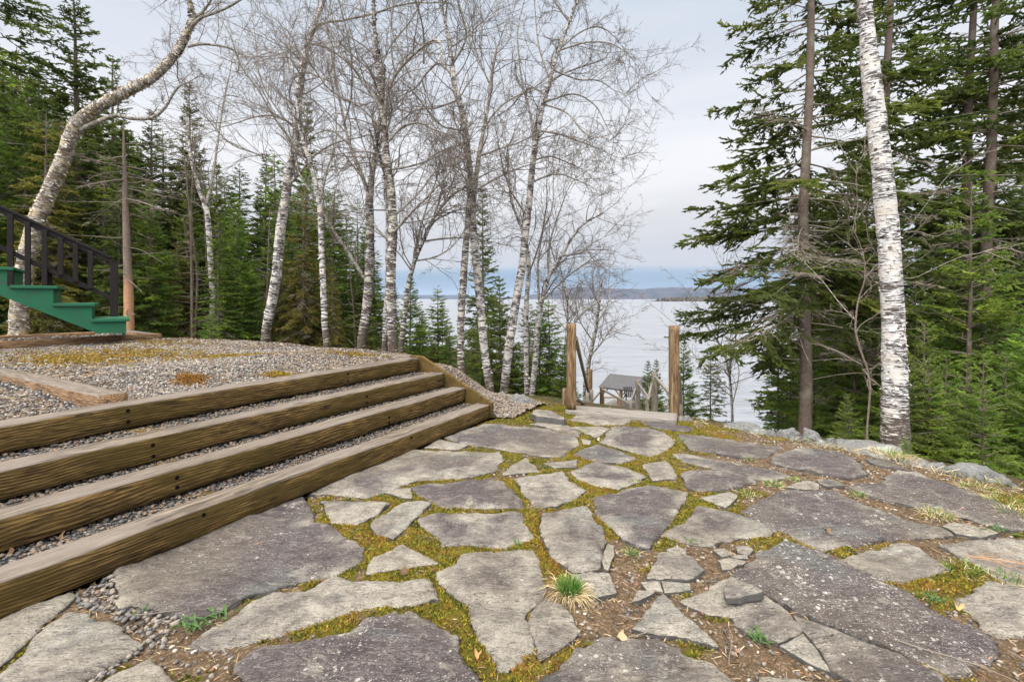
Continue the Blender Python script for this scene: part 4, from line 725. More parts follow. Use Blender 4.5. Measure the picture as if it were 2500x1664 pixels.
# ------------------------------------------------------------------ timber steps
TH = math.atan2(DV[1], DV[0])
def beam(name, x0, x1, y0, y1, z0, z1, parent, mats, bev=.008, seed=0, warp=.003, step=.05):
    """timber along local X, material 1 on the upward faces"""
    n = max(2, int((x1-x0)/step)); xs_ = np.linspace(x0, x1, n+1); b = bev
    sec = []; wy, wz = y1-y0, z1-z0
    for (a, c0, c1, k) in ((0, (y0+b, z0), (y1-b, z0), 3), (1, (y1, z0+b), (y1, z1-b), 3), (2, (y1-b, z1), (y0+b, z1), 4), (3, (y0, z1-b), (y0, z0+b), 3)):
        for j in range(k+1): sec.append((c0[0]+(c1[0]-c0[0])*j/k, c0[1]+(c1[1]-c0[1])*j/k, a))
    k = len(sec); S2 = np.array([(s[0], s[1]) for s in sec]); X = np.repeat(xs_, k); YZ = np.tile(S2, (n+1, 1)); V = np.c_[X, YZ]
    nn = np.c_[fbm(V*[1.5, 9, 9], 1.6, seed, 4), fbm(V*[1.5, 9, 9], 1.6, seed+7, 4)]-.5
    V[:, 1:] += nn*warp*3; V[:, 2] += (fbm(np.c_[X*1.1, X*0+seed], 1, seed, 2)-.5)*warp*2; cen = np.array([(y0+y1)/2, (z0+z1)/2])
    ends = np.abs(X-x0) < 1e-6; ends2 = np.abs(X-x1) < 1e-6
    I = np.arange((n+1)*k).reshape(n+1, k); J = np.roll(I, -1, 1); Fq = np.stack([I[:-1], J[:-1], J[1:], I[1:]], -1).reshape(-1, 4)
    top = np.tile(np.array([1 if (S2[j, 1] > z1-1.6*b and S2[(j+1) % k, 1] > z1-1.6*b) else 0 for j in range(k)]), n)
    c0 = len(V); V = np.vstack([V, [x0, *cen], [x1, *cen]]); r = np.arange(k)
    caps = np.concatenate([np.stack([(r+1) % k, r, np.full(k, c0)], -1), np.stack([n*k+r, n*k+(r+1) % k, np.full(k, c0+1)], -1)])
    me = npmesh(name, V, [Fq[:, ::-1], caps[:, ::-1]], False, matidx=np.r_[top, np.zeros(2*k)]); o = link(name, me, parent, mats); return o
def disc(name, c, axis, r, h, parent, mat, k=14):
    bm = bmesh.new(); bmesh.ops.create_cone(bm, cap_ends=True, segments=k, radius1=r, radius2=r*.9, depth=h); q = Vector((0, 0, 1)).rotation_difference(Vector(axis)); bmesh.ops.rotate(bm, verts=bm.verts, matrix=q.to_matrix()); bmesh.ops.translate(bm, verts=bm.verts, vec=c)
    me = bpy.data.meshes.new(name); bm.to_mesh(me); bm.free(); return link(name, me, parent, [mat])
steps = empty('timber_steps', (0, 0, 0), TH); tagp(steps, 'four long weathered timber steps retaining the gravel terrace', 'steps')
TM = [MT['timber_side'], MT['timber_top']]
HOLES = [[(465, 1256, 0)], [(432, 1166, 1), (432, 1190, 1)], [(374, 1086, 1), (374, 1114, 1)], [(312, 1003, 1), (312, 1030, 1)]]
for i in range(4):
    yl = -NS[i]; z1 = ZT[i]; o = beam('step_timber', -2.6, TE-.012*i, yl, yl+.155, z1-.141, z1, steps, TM, seed=i*5+1, bev=.009, warp=.0055)
    o['label'] = ['lowest step timber, its lower face half buried', 'second step timber from the bottom', 'third step timber from the bottom', 'topmost timber of the steps'][i]
# bolt holes: photo pixels on the front face of each timber
def on_face(u, v, i):   # ray hits plane n = NS[i]
    r = np.array([(u-CU)/F, 1.0]); s = NS[i]/(r@NV); p = r*s; return p@DV, CZ-(v-V0)/F*s
for i, lst in ((0, [(497, 1256), (1004, 1068)]), (1, [(432, 1165), (432, 1189), (950, 1018), (950, 1032)]), (2, [(373, 1086), (374, 1113), (895, 967), (895, 982)]), (3, [(312, 1002), (313, 1029), (849, 912), (849, 929)])):
    for u, v in lst:
        t, z = on_face(u, v, i); disc('bolt_hole', (t, -NS[i]-.0005, z), (0, 1, 0), .0105, .006, steps, MT['black'])
for i, u in ((0, 452), (1, 380), (2, 315)):
    t, _ = on_face(u*1.02, 1000, i+1); beam('spacer_block', t-.02, t+.10, -NS[i]+.15, -NS[i+1]+.05, ZT[i]-.10, ZT[i]-.016, steps, [MT['timber_side'], MT['timber_side']], seed=40+i)
beam('blocking', t-.1, t+.1, 0, .01, -.5, -.49, steps, TM) if False else None
# sloping end board
bm = bmesh.new(); pr = [(-NS[0]-.012, ZT[0]-.13), (-NS[0]-.012, ZT[0]+.012), (-NS[3]+.0, ZT[3]+.012), (-NS[3]+.16, ZT[3]+.012), (-NS[3]+.16, ZT[0]-.13)]
vs = [[bm.verts.new((x, y, z)) for y, z in pr] for x in (TE+.003, TE+.045)]
bm.faces.new(vs[0]); bm.faces.new(vs[1][::-1]); n5 = len(pr)
for j in range(n5): bm.faces.new((vs[0][(j+1) % n5], vs[0][j], vs[1][j], vs[1][(j+1) % n5]))
bmesh.ops.recalc_face_normals(bm, faces=bm.faces); me = bpy.data.meshes.new('end_board'); bm.to_mesh(me); bm.free(); o = link('end_board', me, steps, [MT['timber_side']]); o['label'] = 'reddish sloping board closing the end of the steps'
# gravel and fill in the treads
tf = np.arange(-2.3, TE, .05)
Vt = []; Ft = []; 
for i in range(3):
    ya, yb = -NS[i]+.145, -NS[i+1]+.14; a = len(Vt)
    for t in tf:
        for y in (ya, yb): q = LP(-y, t); Vt.append((q[0], q[1], ZT[i]-.024))
    for j in range(len(tf)-1): Ft.append((a+2*j, a+2*j+2, a+2*j+3, a+2*j+1))
o = link('tread_fill', npmesh('tread_fill', np.array(Vt), np.array(Ft)), None, [MT['gravel']]); o['kind'] = 'structure'
PP = []; SZ = []
for i in range(3):
    n = 2600; t = rg.uniform(-1.2, TE-.02, n); y = rg.uniform(-NS[i]+.158, -NS[i+1]+.07, n); q = NV[None]*(-y[:, None])+DV[None]*t[:, None]; PP.append(np.c_[q, ZT[i]-.020+rg.uniform(0, .012, n)*fbm(q, 5, 3)]); SZ.append(rg.uniform(.005, .014, n))
pebbles('gravel', np.vstack(PP), np.concatenate(SZ), 'brown and grey gravel filling the treads behind each step timber', rg, rndf=np.where(rg.random(7800) < .5, rg.uniform(.68, .76, 7800), rg.beta(1., 5., 7800)*.45))
# other edging timbers
et = empty('edging_timber', LP(-3.602, 1.31), TH+math.pi/2); tagp(et, 'weathered timber running back from the top step towards the left edge', 'edging timber')
beam('timber', 0, 6, -.145, 0, ZT[3]-.16, ZT[3]+.045, et, [MT['timber_red'], MT['timber_top']], seed=61)
et = empty('edging_timber', LP(-3.60, 4.06), TH+math.pi/2); tagp(et, 'short grey timber returning from the far corner of the steps beside the birches', 'edging timber')
beam('timber', 0, 1.25, -.14, 0, ZT[3]-.15, ZT[3]-.002, et, TM, seed=62)
p0 = W(0, 832, 5.75); p1 = W(395, 812, 7.05); dd = p1-p0; an = math.atan2(dd[1], dd[0]); L = math.hypot(dd[0], dd[1]); zp = .675
p0 = p0-dd*.7
pad = empty('stair_pad', (p0[0], p0[1], 0), an); tagp(pad, 'reddish timber frame with pebbles, under the foot of the green staircase', 'timber frame')
beam('front_timber', 0, L*1.7, 0, .13, .50, zp, pad, [MT['timber_red'], MT['timber_red']], seed=63)
beam('end_timber', L*1.7-.14, L*1.7, .133, 1.6, .50, zp-.003, pad, [MT['timber_red'], MT['timber_top']], seed=64)
beam('back_timber', 0, L*1.7-.15, 1.3, 1.43, .50, zp-.005, pad, [MT['timber_red'], MT['timber_red']], seed=65)
q = np.random.default_rng(3); n = 1500; lx = q.uniform(0, L*1.68, n); ly = q.uniform(.15, 1.28, n); ca, sa = math.cos(an), math.sin(an)
Ppd = np.c_[p0[0]+lx*ca-ly*sa, p0[1]+lx*sa+ly*ca, q.uniform(.60, .64, n)]; pebbles('gravel', Ppd, q.uniform(.01, .03, n), 'brown pebbles lying inside the timber frame below the green staircase', q, rndf=q.beta(2, 3, n))

# ------------------------------------------------------------------ green staircase
YS = 6.35
def B3(name, x0, x1, y0, y1, z0, z1, parent, mat, bev=.004):
    bm = bmesh.new(); bmesh.ops.create_cube(bm, size=1)
    for v in bm.verts: v.co = Vector(((x0+x1)/2+v.co.x*(x1-x0), (y0+y1)/2+v.co.y*(y1-y0), (z0+z1)/2+v.co.z*(z1-z0)))
    bmesh.ops.bevel(bm, geom=bm.edges[:], offset=bev, segments=1, affect='EDGES'); me = bpy.data.meshes.new(name); bm.to_mesh(me); bm.free(); return link(name, me, parent, [mat])
def prism(name, pts, y0, y1, parent, mat):
    bm = bmesh.new(); a = [bm.verts.new((x, y0, z)) for x, z in pts]; b = [bm.verts.new((x, y1, z)) for x, z in pts]; n = len(pts)
    bm.faces.new(a); bm.faces.new(b[::-1])
    for j in range(n): bm.faces.new((a[(j+1) % n], a[j], b[j], b[(j+1) % n]))
    bmesh.ops.recalc_face_normals(bm, faces=bm.faces); me = bpy.data.meshes.new(name); bm.to_mesh(me); bm.free(); return link(name, me, parent, [mat])
def bar(name, a, b, w_, h_, parent, mat, bev=.003, up=(0, 0, 1)):
    a = Vector(a); b = Vector(b); d = b-a; L = d.length; bm = bmesh.new(); bmesh.ops.create_cube(bm, size=1)
    for v in bm.verts: v.co = Vector((v.co.x*L, v.co.y*w_, v.co.z*h_))
    bmesh.ops.bevel(bm, geom=bm.edges[:], offset=bev, segments=1, affect='EDGES')
    x = d.normalized(); u = Vector(up); y = u.cross(x); y = y.normalized() if y.length > 1e-4 else Vector((0, 1, 0)); z = x.cross(y)
    me = bpy.data.meshes.new(name); bm.to_mesh(me); bm.free(); o = link(name, me, parent, [mat])
    R_ = Matrix((x, y, z)).transposed().to_4x4(); o.matrix_local = Matrix.Translation((a+b)/2)@R_; return o
s1 = lambda x, y: W(x/2.75, 480+y/2.75, YS)
st = empty('green_staircase', (s1(860, 915)[0], YS, s1(860, 915)[2])); tagp(st, 'green painted wooden staircase with dark railing at the left edge', 'staircase')
o0 = np.array(st.location)
RUN = math.atan2(.62, .78); st.rotation_euler = (0, 0, RUN)
def L1(x, y):
    r = (x/2.75-CU)/F; dx, dy = math.cos(RUN), math.sin(RUN); t = (r*o0[1]-o0[0])/(dx-r*dy); Yq = o0[1]+t*dy; return (t, CZ-(480+y/2.75-V0)/F*Yq-o0[2])
zz_ = [L1(*p) for p in [(848, 835), (848, 917), (650, 917), (560, 880), (-60, 640), (-500, 470), (-500, 180), (-220, 180), (-220, 355), (75, 360), (75, 490), (80, 610), (362, 610), (362, 730), (622, 733), (622, 835)]]
zz_ = [L1(*p) for p in [(848, 833), (848, 917), (650, 917), (560, 880), (-60, 640), (-500, 470), (-500, 370), (-210, 370), (-210, 492), (72, 492), (72, 612), (357, 612), (357, 730), (618, 733), (618, 833)]]
prism('stringer', zz_, 0, .05, st, MT['green'])
for k_, (xa, xb, y) in enumerate([(612, 870, 816), (355, 640, 714), (66, 388, 598), (-215, 95, 474), (-500, -190, 352)]):
    a = L1(xa, y+20); b = L1(xb, y); a = (a[0], L1(xb, y+20)[1]); B3('tread', a[0], b[0], -.03, 1.05, a[1], b[1], st, MT['green'])
    B3('riser', b[0]-.075, b[0]-.045, .052, 1.0, a[1]-.19, a[1]-.002, st, MT['green'])
# dark carriage boards below
und = [L1(*p) for p in [(700, 915), (640, 912), (550, 876), (-60, 636), (-500, 466), (-500, 560), (-60, 760), (150, 890), (300, 915)]]
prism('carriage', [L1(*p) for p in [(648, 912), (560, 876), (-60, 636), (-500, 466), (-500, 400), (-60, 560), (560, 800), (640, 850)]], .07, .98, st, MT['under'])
rl = MT['darkpaint']; RY = .03
def R3(x, y, yy=RY): q = L1(x, y); return (q[0], yy, q[1])
B3('newel_post', *(lambda a, b: (a[0], b[0]))(L1(738, 800), L1(793, 410)), .0, .115, L1(0, 818)[1], L1(0, 408)[1], st, rl)
cpz = L1(0, 400)[1]; a = L1(735, 410); b = L1(795, 410); B3('post_cap', a[0], b[0], -.004, .119, L1(0, 408)[1]+.001, cpz, st, rl, .012)
bar('handrail', R3(745, 425), R3(-300, -58), .05, .085, st, rl); bar('handrail_cap', R3(745, 408), R3(-300, -75), .09, .03, st, rl)
bar('bottom_rail', R3(752, 682), R3(-300, 205), .05, .055, st, rl)
for xx in (607, 507, 407, 300, 186, 70, -45):
    yt = 425-(745-xx)*.4622+5; w2 = .05; q0 = L1(xx, yt); q1 = L1(xx, 682-(752-xx)*.4534+2); xx0 = q0[0]
    zb = q1[1] if xx > 350 else L1(xx, {300: 596, 186: 596, 70: 596, -45: 472}[xx])[1]
    B3('baluster', xx0-w2/2, xx0+w2/2, RY-.022-.03, RY+.03-.022, zb, q0[1], st, rl)
B3('support_post', L1(300, 0)[0], L1(345, 0)[0], .07, .16, L1(0, 596)[1], L1(0, 452)[1], st, rl)

# ------------------------------------------------------------------ gate posts, sill and stairs down to the lake
def zz2(x, y, Y): return W(1200+x/3.92, 680+y/3.92, Y)
st2 = empty('lake_stairs', (1.1, 5.2, 0), 0); tagp(st2, 'weathered wooden stairway dropping from the patio to the lake, with two tall brown gate posts', 'stairway')
so_ = np.array([1.1, 5.2, 0])
def postv(name, x, w_px, ytop, ybot, Y, mat, lab=None, wm=None, rot=0.0, cut=False):
    a = zz2(x, ytop, Y); b = zz2(x, ybot, Y); wd = w_px/3.92/F*Y
    o = beam(name, 0, a[2]-b[2], -wd/2, wd/2, -wd/2, wd/2, st2, [mat, mat], bev=.009, seed=int(x), warp=.001)
    o.location = Vector(b-so_); o.rotation_euler = (0, -math.pi/2, rot); 
    if lab: o['label'] = lab
    return o
postv('gate_post', 764, 83, 432, 1240, 5.05, MT['post'], 'tall left gate post'); postv('gate_post', 1747, 83, 450, 1375, 4.92, MT['post'], 'tall right gate post')
# sill: grey planks
pa = np.array(plane(*z2(706, 1262), .03)); pb = np.array(plane(*z2(1770, 1352), .03)); dv = pb-pa; Ls = np.linalg.norm(dv); ans = math.atan2(dv[1], dv[0])
for j, (ya, yb) in enumerate(((0, .085), (.089, .27))):
    o = beam('sill_plank', 0, Ls+.0, ya, yb, -.06, .035, st2, [MT['sill'], MT['sill']], seed=70+j, bev=.005, warp=.0015); o.location = (pa[0]-so_[0], pa[1]-so_[1], 0); o.rotation_euler = (0, 0, ans)
# stair flight posts (x, width, top, bottom, depth)
G = MT['greypost']
PS = [(699, 38, 1048, 1290, 5.6, MT['post']), (940, 46, 868, 1230, 9.0, MT['post']), (958, 30, 1065, 1235, 8.8, G), (918, 34, 1090, 1235, 7.6, G), (1054, 32, 1036, 1235, 12.6, MT['post']), (1399, 38, 968, 1300, 10.6, G), (1560, 50, 893, 1300, 8.0, G), (1490, 32, 1102, 1290, 7.4, G), (1330, 34, 1172, 1300, 9.0, G), (1808, 40, 1118, 1395, 5.25, G), (880, 20, 1172, 1240, 6.6, G), (490, 26, 1182, 1260, 7.5, G)]
for p in PS: postv('stair_post', *p[:5], p[5])
RLS = [((806, 570, 5.1), (940, 1140, 8.7), 34), ((1562, 935, 7.9), (1712, 1105, 5.0), 24), ((1400, 1000, 10.5), (1480, 1112, 7.5), 22), ((1060, 1060, 12.5), (1320, 1200, 9.0), 18), ((806, 1145, 5.2), (885, 1195, 6.5), 22), ((1035, 1085, 12.5), (945, 1195, 8.9), 16), ((1380, 1060, 10.5), (1325, 1200, 9.0), 26), ((500, 1205, 7.5), (600, 1240, 6.8), 18), ((1535, 1000, 7.9), (1500, 1160, 7.3), 26), ((1790, 880, 5.0), (1812, 1200, 5.25), 26)]
for (x0, y0, Y0), (x1, y1, Y1), w_ in RLS:
    a = zz2(x0, y0, Y0)-so_; b = zz2(x1, y1, Y1)-so_; wd = w_/3.92/F*(Y0+Y1)/2; bar('stair_rail', a, b, .035, min(wd, .09), st2, G)
gd = np.array([.20, 1.0]); gd /= np.linalg.norm(gd); gn = np.array([gd[1], -gd[0]]); c0_ = (pa+pb)/2+gd*.32
for k_ in range(20):
    c_ = c0_+gd*(.30*k_+.15); z_ = -.10-.175*k_; a = (c_-gn*.55); b = (c_+gn*.55); bar('stair_tread', (a[0]-so_[0], a[1]-so_[1], z_), (b[0]-so_[0], b[1]-so_[1], z_), .27, .04, st2, G)
for s_ in (-.57, .57):
    a = c0_+gn*s_; b = c0_+gd*6.2+gn*s_; bar('stair_stringer', (a[0]-so_[0], a[1]-so_[1], -.25), (b[0]-so_[0], b[1]-so_[1], -.25-.175/.30*6.2), .045, .24, st2, G)

# pavilion on the shore
pv = empty('lake_pavilion', (9.04, 49.1, -7.7), math.atan2(-2.5, 3.36)); tagp(pv, 'small open pavilion with grey shingle roof at the water below the stairs', 'pavilion')
Lp, Dp = 4.15, 4.8
def slopeq(y0, z0, y1, z1, ins0, ins1, nm):
    bm = bmesh.new(); t = .09; vs = [(-.15+ins0[0], y0, z0), (Lp+.15-ins0[1], y0, z0), (Lp+.15-ins1[1], y1, z1), (-.15+ins1[0], y1, z1)]
    a = [bm.verts.new(v) for v in vs]; b = [bm.verts.new((x, y, z-t)) for x, y, z in vs]; bm.faces.new(a); bm.faces.new(b[::-1])
    for j in range(4): bm.faces.new((a[(j+1) % 4], a[j], b[j], b[(j+1) % 4]))
    bmesh.ops.recalc_face_normals(bm, faces=bm.faces); me = bpy.data.meshes.new(nm); bm.to_mesh(me); bm.free(); return link(nm, me, pv, [MT['shingle']])
slopeq(-.2, -.05, Dp/2, .95, (0, 0), (0, 0), 'roof'); slopeq(Dp+.2, -.05, Dp/2+.002, .948, (0, 0), (0, 0), 'roof')
for x in (.15, Lp/2, Lp-.15):
    for y in (.1, Dp-.1):
        B3('post', x-.09, x+.09, y-.09, y+.09, -2.3, -.10, pv, MT['post'], .01)
        for s_ in (-1, 1):
            if 0 < x+s_*.6 < Lp: bar('brace', (x, y, -.85), (x+s_*.6, y, -.2), .09, .09, pv, MT['post'])
B3('deck', -.8, Lp+.8, -.8, Dp+.8, -2.5, -2.3, pv, MT['sill'], .01)
B3('eave_beam', 0, Lp, 0, .16, -.25, -.09, pv, MT['post'], .01)
bn = empty('lake_bench', tuple(W(1203+1130/3.92, 980, 44.))); tagp(bn, 'reddish low bench on the pale shore left of the pavilion', 'bench')
B3('seat', -.9, .9, -.2, .2, .35, .43, bn, MT['timber_red'], .01); B3('leg', -.8, -.6, -.18, .18, -.3, .348, bn, MT['timber_red'], .01); B3('leg', .6, .8, -.18, .18, -.3, .348, bn, MT['timber_red'], .01)
ch = empty('deck_chair', tuple(W(1200+1315/3.92, 976, 45.5))); tagp(ch, 'dark slatted lounge chair tilted back on the pavilion deck', 'chair')
for k_ in range(5): bar('back_slat', (-.32+.16*k_, 0, .3), (-.36+.18*k_, .5, 1.15), .12, .03, ch, MT['darkpaint'])
for k_ in range(4): bar('seat_slat', (-.34, -.55+.16*k_, .40-.03*k_), (.34, -.55+.16*k_, .40-.03*k_), .12, .03, ch, MT['darkpaint'])
for x in (-.38, .38): bar('arm', (x, -.6, .62), (x, .2, .58), .12, .03, ch, MT['darkpaint']); bar('leg', (x, -.5, 0), (x, -.5, .6), .05, .1, ch, MT['darkpaint']); bar('leg', (x, .1, .35), (x, .6, 0), .05, .1, ch, MT['darkpaint'])

# ------------------------------------------------------------------ boulders
def hz_(): pass
def boulder(u0, u1, vt, vb, Y, label, seed, z=None, mat='boulder', depth=.7):
    rgb = np.random.default_rng(seed); xa = (u0-CU)/F*Y; xb = (u1-CU)/F*Y; zt = CZ-(vt-V0)/F*Y; zb = CZ-(vb-V0)/F*Y
    bm = bmesh.new(); bmesh.ops.create_icosphere(bm, subdivisions=4, radius=1); V = np.array([v.co[:] for v in bm.verts])
    d = V.copy(); pl = rgb.normal(0, 1, (14, 3)); pl /= np.linalg.norm(pl, axis=1, keepdims=True); h = rgb.uniform(.62, .95, 14)
    for p, hh in zip(pl, h):
        s = d@p; ov = np.maximum(0, s-hh); d -= ov[:, None]*p*.9
    d *= (1+(fbm(V+seed, 2.0, seed, 5)-.5)*.75+(fbm(V*[1, 1, 2.5]+seed, 7, seed, 3)-.5)*.12)[:, None]; hx = (xb-xa)/2; hz = (zt-zb)*.75
    for v, q in zip(bm.verts, d): v.co = Vector((q[0]*hx*1.25, q[1]*hx*depth*1.1, q[2]*hz*1.5))
    for f in bm.faces: f.smooth = True
    me = bpy.data.meshes.new('boulder'); bm.to_mesh(me); bm.free(); o = link('boulder', me, None, [MT[mat]]); o.location = ((xa+xb)/2, Y, zt-hz*.95); o.rotation_euler = (0, 0, rgb.uniform(-.3, .3)); tagp(o, label, 'boulder', 'edge boulders'); return o
z8 = lambda x, y: (1650+x/1.96, 450+y/1.96)
for k_, (a, b, t_, bt, Y, lab) in enumerate([
    (10, 92, 1125, 1175, 4.75, 'small rounded grey boulder right at the right gate post'), (218, 425, 1165, 1215, 4.75, 'long flat pale blue-grey boulder behind the patio moss'),
    (425, 478, 1188, 1222, 4.6, 'little boulder squeezed beside the long flat one'), (482, 582, 1192, 1242, 4.55, 'squared grey boulder left of the craggy one'),
    (595, 706, 1192, 1256, 4.4, 'craggy grey boulder in the middle of the rock border'), (704, 776, 1226, 1258, 4.3, 'low brownish boulder right of the craggy one'),
    (745, 1015, 1238, 1300, 4.05, 'long flat boulder with orange lichen left of the white birch foot'), (1085, 1195, 1313, 1345, 3.75, 'low rock half hidden in straw right of the white birch'),
    (1180, 1300, 1352, 1402, 3.55, 'pale low rock left of the big end boulder'), (1325, 1560, 1380, 1480, 3.35, 'largest grey boulder at the right end of the rock border'),
    (1560, 1680, 1478, 1530, 3.1, 'whitish small rock at the right edge of the photo')]):
    u0, vt = z8(a, t_); u1, vb = z8(b, bt); boulder(u0, u1, vt, vb, Y, lab, 500+k_)
for k_, (a, b, t_, bt, Y, lab) in enumerate([(55, 155, 1100, 1158, 5.75, 'small grey boulder at the foot of the paired birches'), (170, 385, 1150, 1262, 5.35, 'rounded grey boulder on the gravel bank left of the gate')]):
    u0, vt = z2(a, t_); u1, vb = z2(b, bt); boulder(u0, u1, vt, vb, Y, lab, 520+k_)
rgs = np.random.default_rng(77)
for k_ in range(14):
    Y = rgs.uniform(38, 47); u = rgs.uniform(1455, 1560); x = (u-CU)/F*Y; s = rgs.uniform(.3, .9)
    o = boulder(u-s/Y*F, u+s/Y*F, 0, 1, Y, 'pale boulder in the heap on the lake shore below the stairs', 540+k_); 
    o.location = (x, Y, max(terr1(x, Y), LAKE)+.1); o.scale = (1, 1, 1); o['group'] = 'shore boulders'
    for v in o.data.vertices: v.co.z = v.co.z*0+v.co.z*(s*.45/max(1e-6, abs(o.data.vertices[0].co.z)))*1.0 if False else v.co.z
    zs = np.array([v.co.z for v in o.data.vertices]); o.scale[2] = s*.5/max(zs.max(), 1e-3)

# ------------------------------------------------------------------ birches
rgt = np.random.default_rng(99)
birch('leaning_birch', 'thick leaning birch with shaggy ochre bark, bent over the green staircase', 8.6,
      [(35, 760, 56), (50, 640, 54), (70, 570, 52), (100, 480, 50), (125, 410, 47), (150, 350, 44), (172, 300, 43), (205, 262, 42), (240, 235, 40), (275, 220, 38), (320, 200, 35), (355, 178, 32), (385, 150, 30), (408, 120, 27), (425, 85, 24), (442, 45, 20), (438, 15, 15), (430, -40, 11), (420, -100, 8)],
      [[(185, 300, 24), (215, 285, 20), (262, 266, 17), (300, 272, 15), (350, 270, 13), (378, 245, 12), (392, 220, 10), (410, 195, 8), (430, 186, 5)],
       [(440, 62, 16), (470, 50, 13), (515, 47, 11), (560, 44, 9), (610, 32, 8), (650, 12, 6), (690, -10, 5)],
       [(432, 108, 12), (455, 97, 11), (490, 94, 9), (518, 98, 8), (524, 118, 6), (515, 135, 4)],
       [(440, 45, 14), (462, 20, 11), (478, -20, 9), (490, -60, 7)], [(425, 110, 6), (395, 122, 5), (350, 118, 3), (325, 105, 2)], [(408, 140, 5), (385, 168, 4), (370, 160, 3)]],
      seed=2, ws=.62, mat='birch_shaggy', l1=13, crown_from=.90, flk=2200, flsize=.034, l1len=(.35, .8), l2=8, l3=6, low=-5)
birch('birch', 'tall white birch leaning right, on the back edge of the gravel terrace', 7.9,
      [(608, 795, 24), (618, 730, 24), (635, 620, 25), (650, 520, 25), (662, 430, 23), (680, 330, 20), (688, 230, 18), (700, 130, 16), (722, 60, 13), (750, -10, 11), (775, -80, 8)],
      [[(702, 90, 8), (740, 60, 8), (800, 58, 7), (870, 50, 6), (930, 40, 5), (1000, 44, 4)], [(675, 330, 7), (640, 280, 6), (610, 220, 5), (580, 170, 4), (568, 110, 3)], [(662, 430, 8), (700, 400, 7), (740, 370, 6), (800, 350, 5), (860, 345, 3)], [(682, 290, 6), (630, 276, 5), (560, 310, 3)], [(682, 300, 6), (640, 255, 5), (600, 180, 4), (590, 90, 3)], [(705, 100, 6), (760, 110, 5), (830, 170, 4), (880, 230, 3)], [(665, 410, 6), (620, 370, 5), (560, 350, 4), (520, 300, 3)], [(690, 200, 6), (655, 150, 5), (640, 80, 4), (640, 0, 3)]],
      seed=3, mat='birch', l1=22, crown_from=.4, flk=500, flsize=.03, l1len=(.5, 1.0))
birch('birch', 'slim straight white birch with a torn flap of bark, left of the twin brownish trunks', 6.6,
      [(750, 812, 15), (746, 740, 16), (741, 640, 16), (738, 540, 15), (735, 470, 14), (722, 400, 12), (700, 330, 9), (688, 280, 7), (680, 200, 5)], [[(735, 470, 8), (760, 400, 6), (790, 340, 4), (800, 260, 3)]], seed=4, mat='birch', l1=14, crown_from=.6, flk=120, flsize=.03, l1len=(.3, .7))
birch('birch', 'grey-brown forked birch left of the thickest middle birch', 7.0,
      [(830, 815, 24), (840, 730, 24), (848, 620, 23), (852, 520, 22), (854, 440, 20), (860, 380, 13), (870, 310, 11), (880, 230, 9), (885, 150, 6)],
      [[(853, 455, 13), (830, 400, 12), (800, 330, 10), (778, 250, 8), (760, 170, 7), (745, 100, 5), (735, 30, 4)], [(838, 640, 12), (810, 590, 10), (775, 530, 9), (745, 470, 8), (720, 420, 5)], [(800, 330, 6), (760, 300, 5), (720, 310, 3)], [(870, 310, 6), (840, 240, 5), (800, 215, 4), (740, 190, 3)], [(790, 290, 6), (820, 230, 5), (830, 150, 4), (815, 60, 3)], [(765, 190, 6), (700, 160, 5), (640, 120, 4), (580, 130, 3)]],
      seed=5, mat='birch_dirty', l1=20, crown_from=.5, flk=260, flsize=.025, tmat='twig', l1len=(.5, 1.0))
birch('birch', 'thickest middle birch, its foot beside the top corner of the timber steps', 6.6,
      [(905, 822, 28), (901, 740, 27), (899, 640, 26), (905, 540, 25), (901, 460, 23), (893, 400, 20), (885, 330, 18), (880, 270, 15), (873, 200, 13), (868, 130, 11), (862, 60, 9), (860, 0, 7), (855, -60, 5)],
      [[(885, 270, 11), (860, 220, 10), (830, 180, 8), (800, 130, 7), (770, 100, 6), (740, 40, 4)], [(885, 265, 11), (900, 210, 10), (930, 175, 9), (975, 147, 8), (1010, 138, 7), (1035, 160, 6), (1045, 200, 5)], [(890, 330, 8), (930, 290, 7), (970, 285, 6), (1000, 300, 5), (1040, 310, 3)], [(903, 540, 9), (950, 500, 8), (1000, 470, 6), (1050, 430, 4)], [(900, 390, 7), (950, 370, 6), (1010, 330, 4), (1040, 290, 3)], [(870, 180, 6), (900, 120, 5), (960, 60, 4), (1000, 0, 3)], [(904, 500, 7), (960, 440, 6), (1000, 380, 5), (1040, 370, 3)], [(975, 147, 6), (980, 90, 5), (960, 20, 4)], [(903, 560, 6), (860, 520, 5), (830, 500, 3)], [(945, 180, 6), (920, 120, 5), (900, 60, 4), (905, -10, 3)], [(880, 300, 6), (840, 260, 5), (790, 240, 4), (760, 200, 3)]],
      seed=6, mat='birch_dirty', l1=20, crown_from=.38, flk=420, flsize=.028, l1len=(.5, 1.1))
birch('birch', 'thin dark-limbed birch close behind the thickest middle one, spreading right', 7.2,
      [(922, 820, 14), (930, 740, 14), (940, 660, 13), (955, 600, 11), (975, 555, 10), (1000, 500, 9), (1040, 450, 7), (1090, 420, 5)], [[(945, 640, 8), (965, 520, 7), (985, 440, 5), (1000, 380, 4)], [(975, 555, 7), (1030, 540, 5), (1090, 530, 3)], [(1000, 500, 6), (1015, 420, 5), (1010, 340, 3)], [(955, 600, 6), (1010, 590, 5), (1060, 560, 3)]], seed=7, mat='birch_dirty', l1=22, crown_from=.4, flk=150, flsize=.025, l1len=(.4, .9))
birch('birch', 'birch stem half hidden behind the left side of the thickest middle one', 7.6, [(882, 830, 16), (888, 740, 16), (892, 660, 15), (893, 560, 14), (890, 470, 11), (880, 380, 8), (850, 300, 6)], [], seed=17, mat='birch', l1=10, crown_from=.6, flk=100)
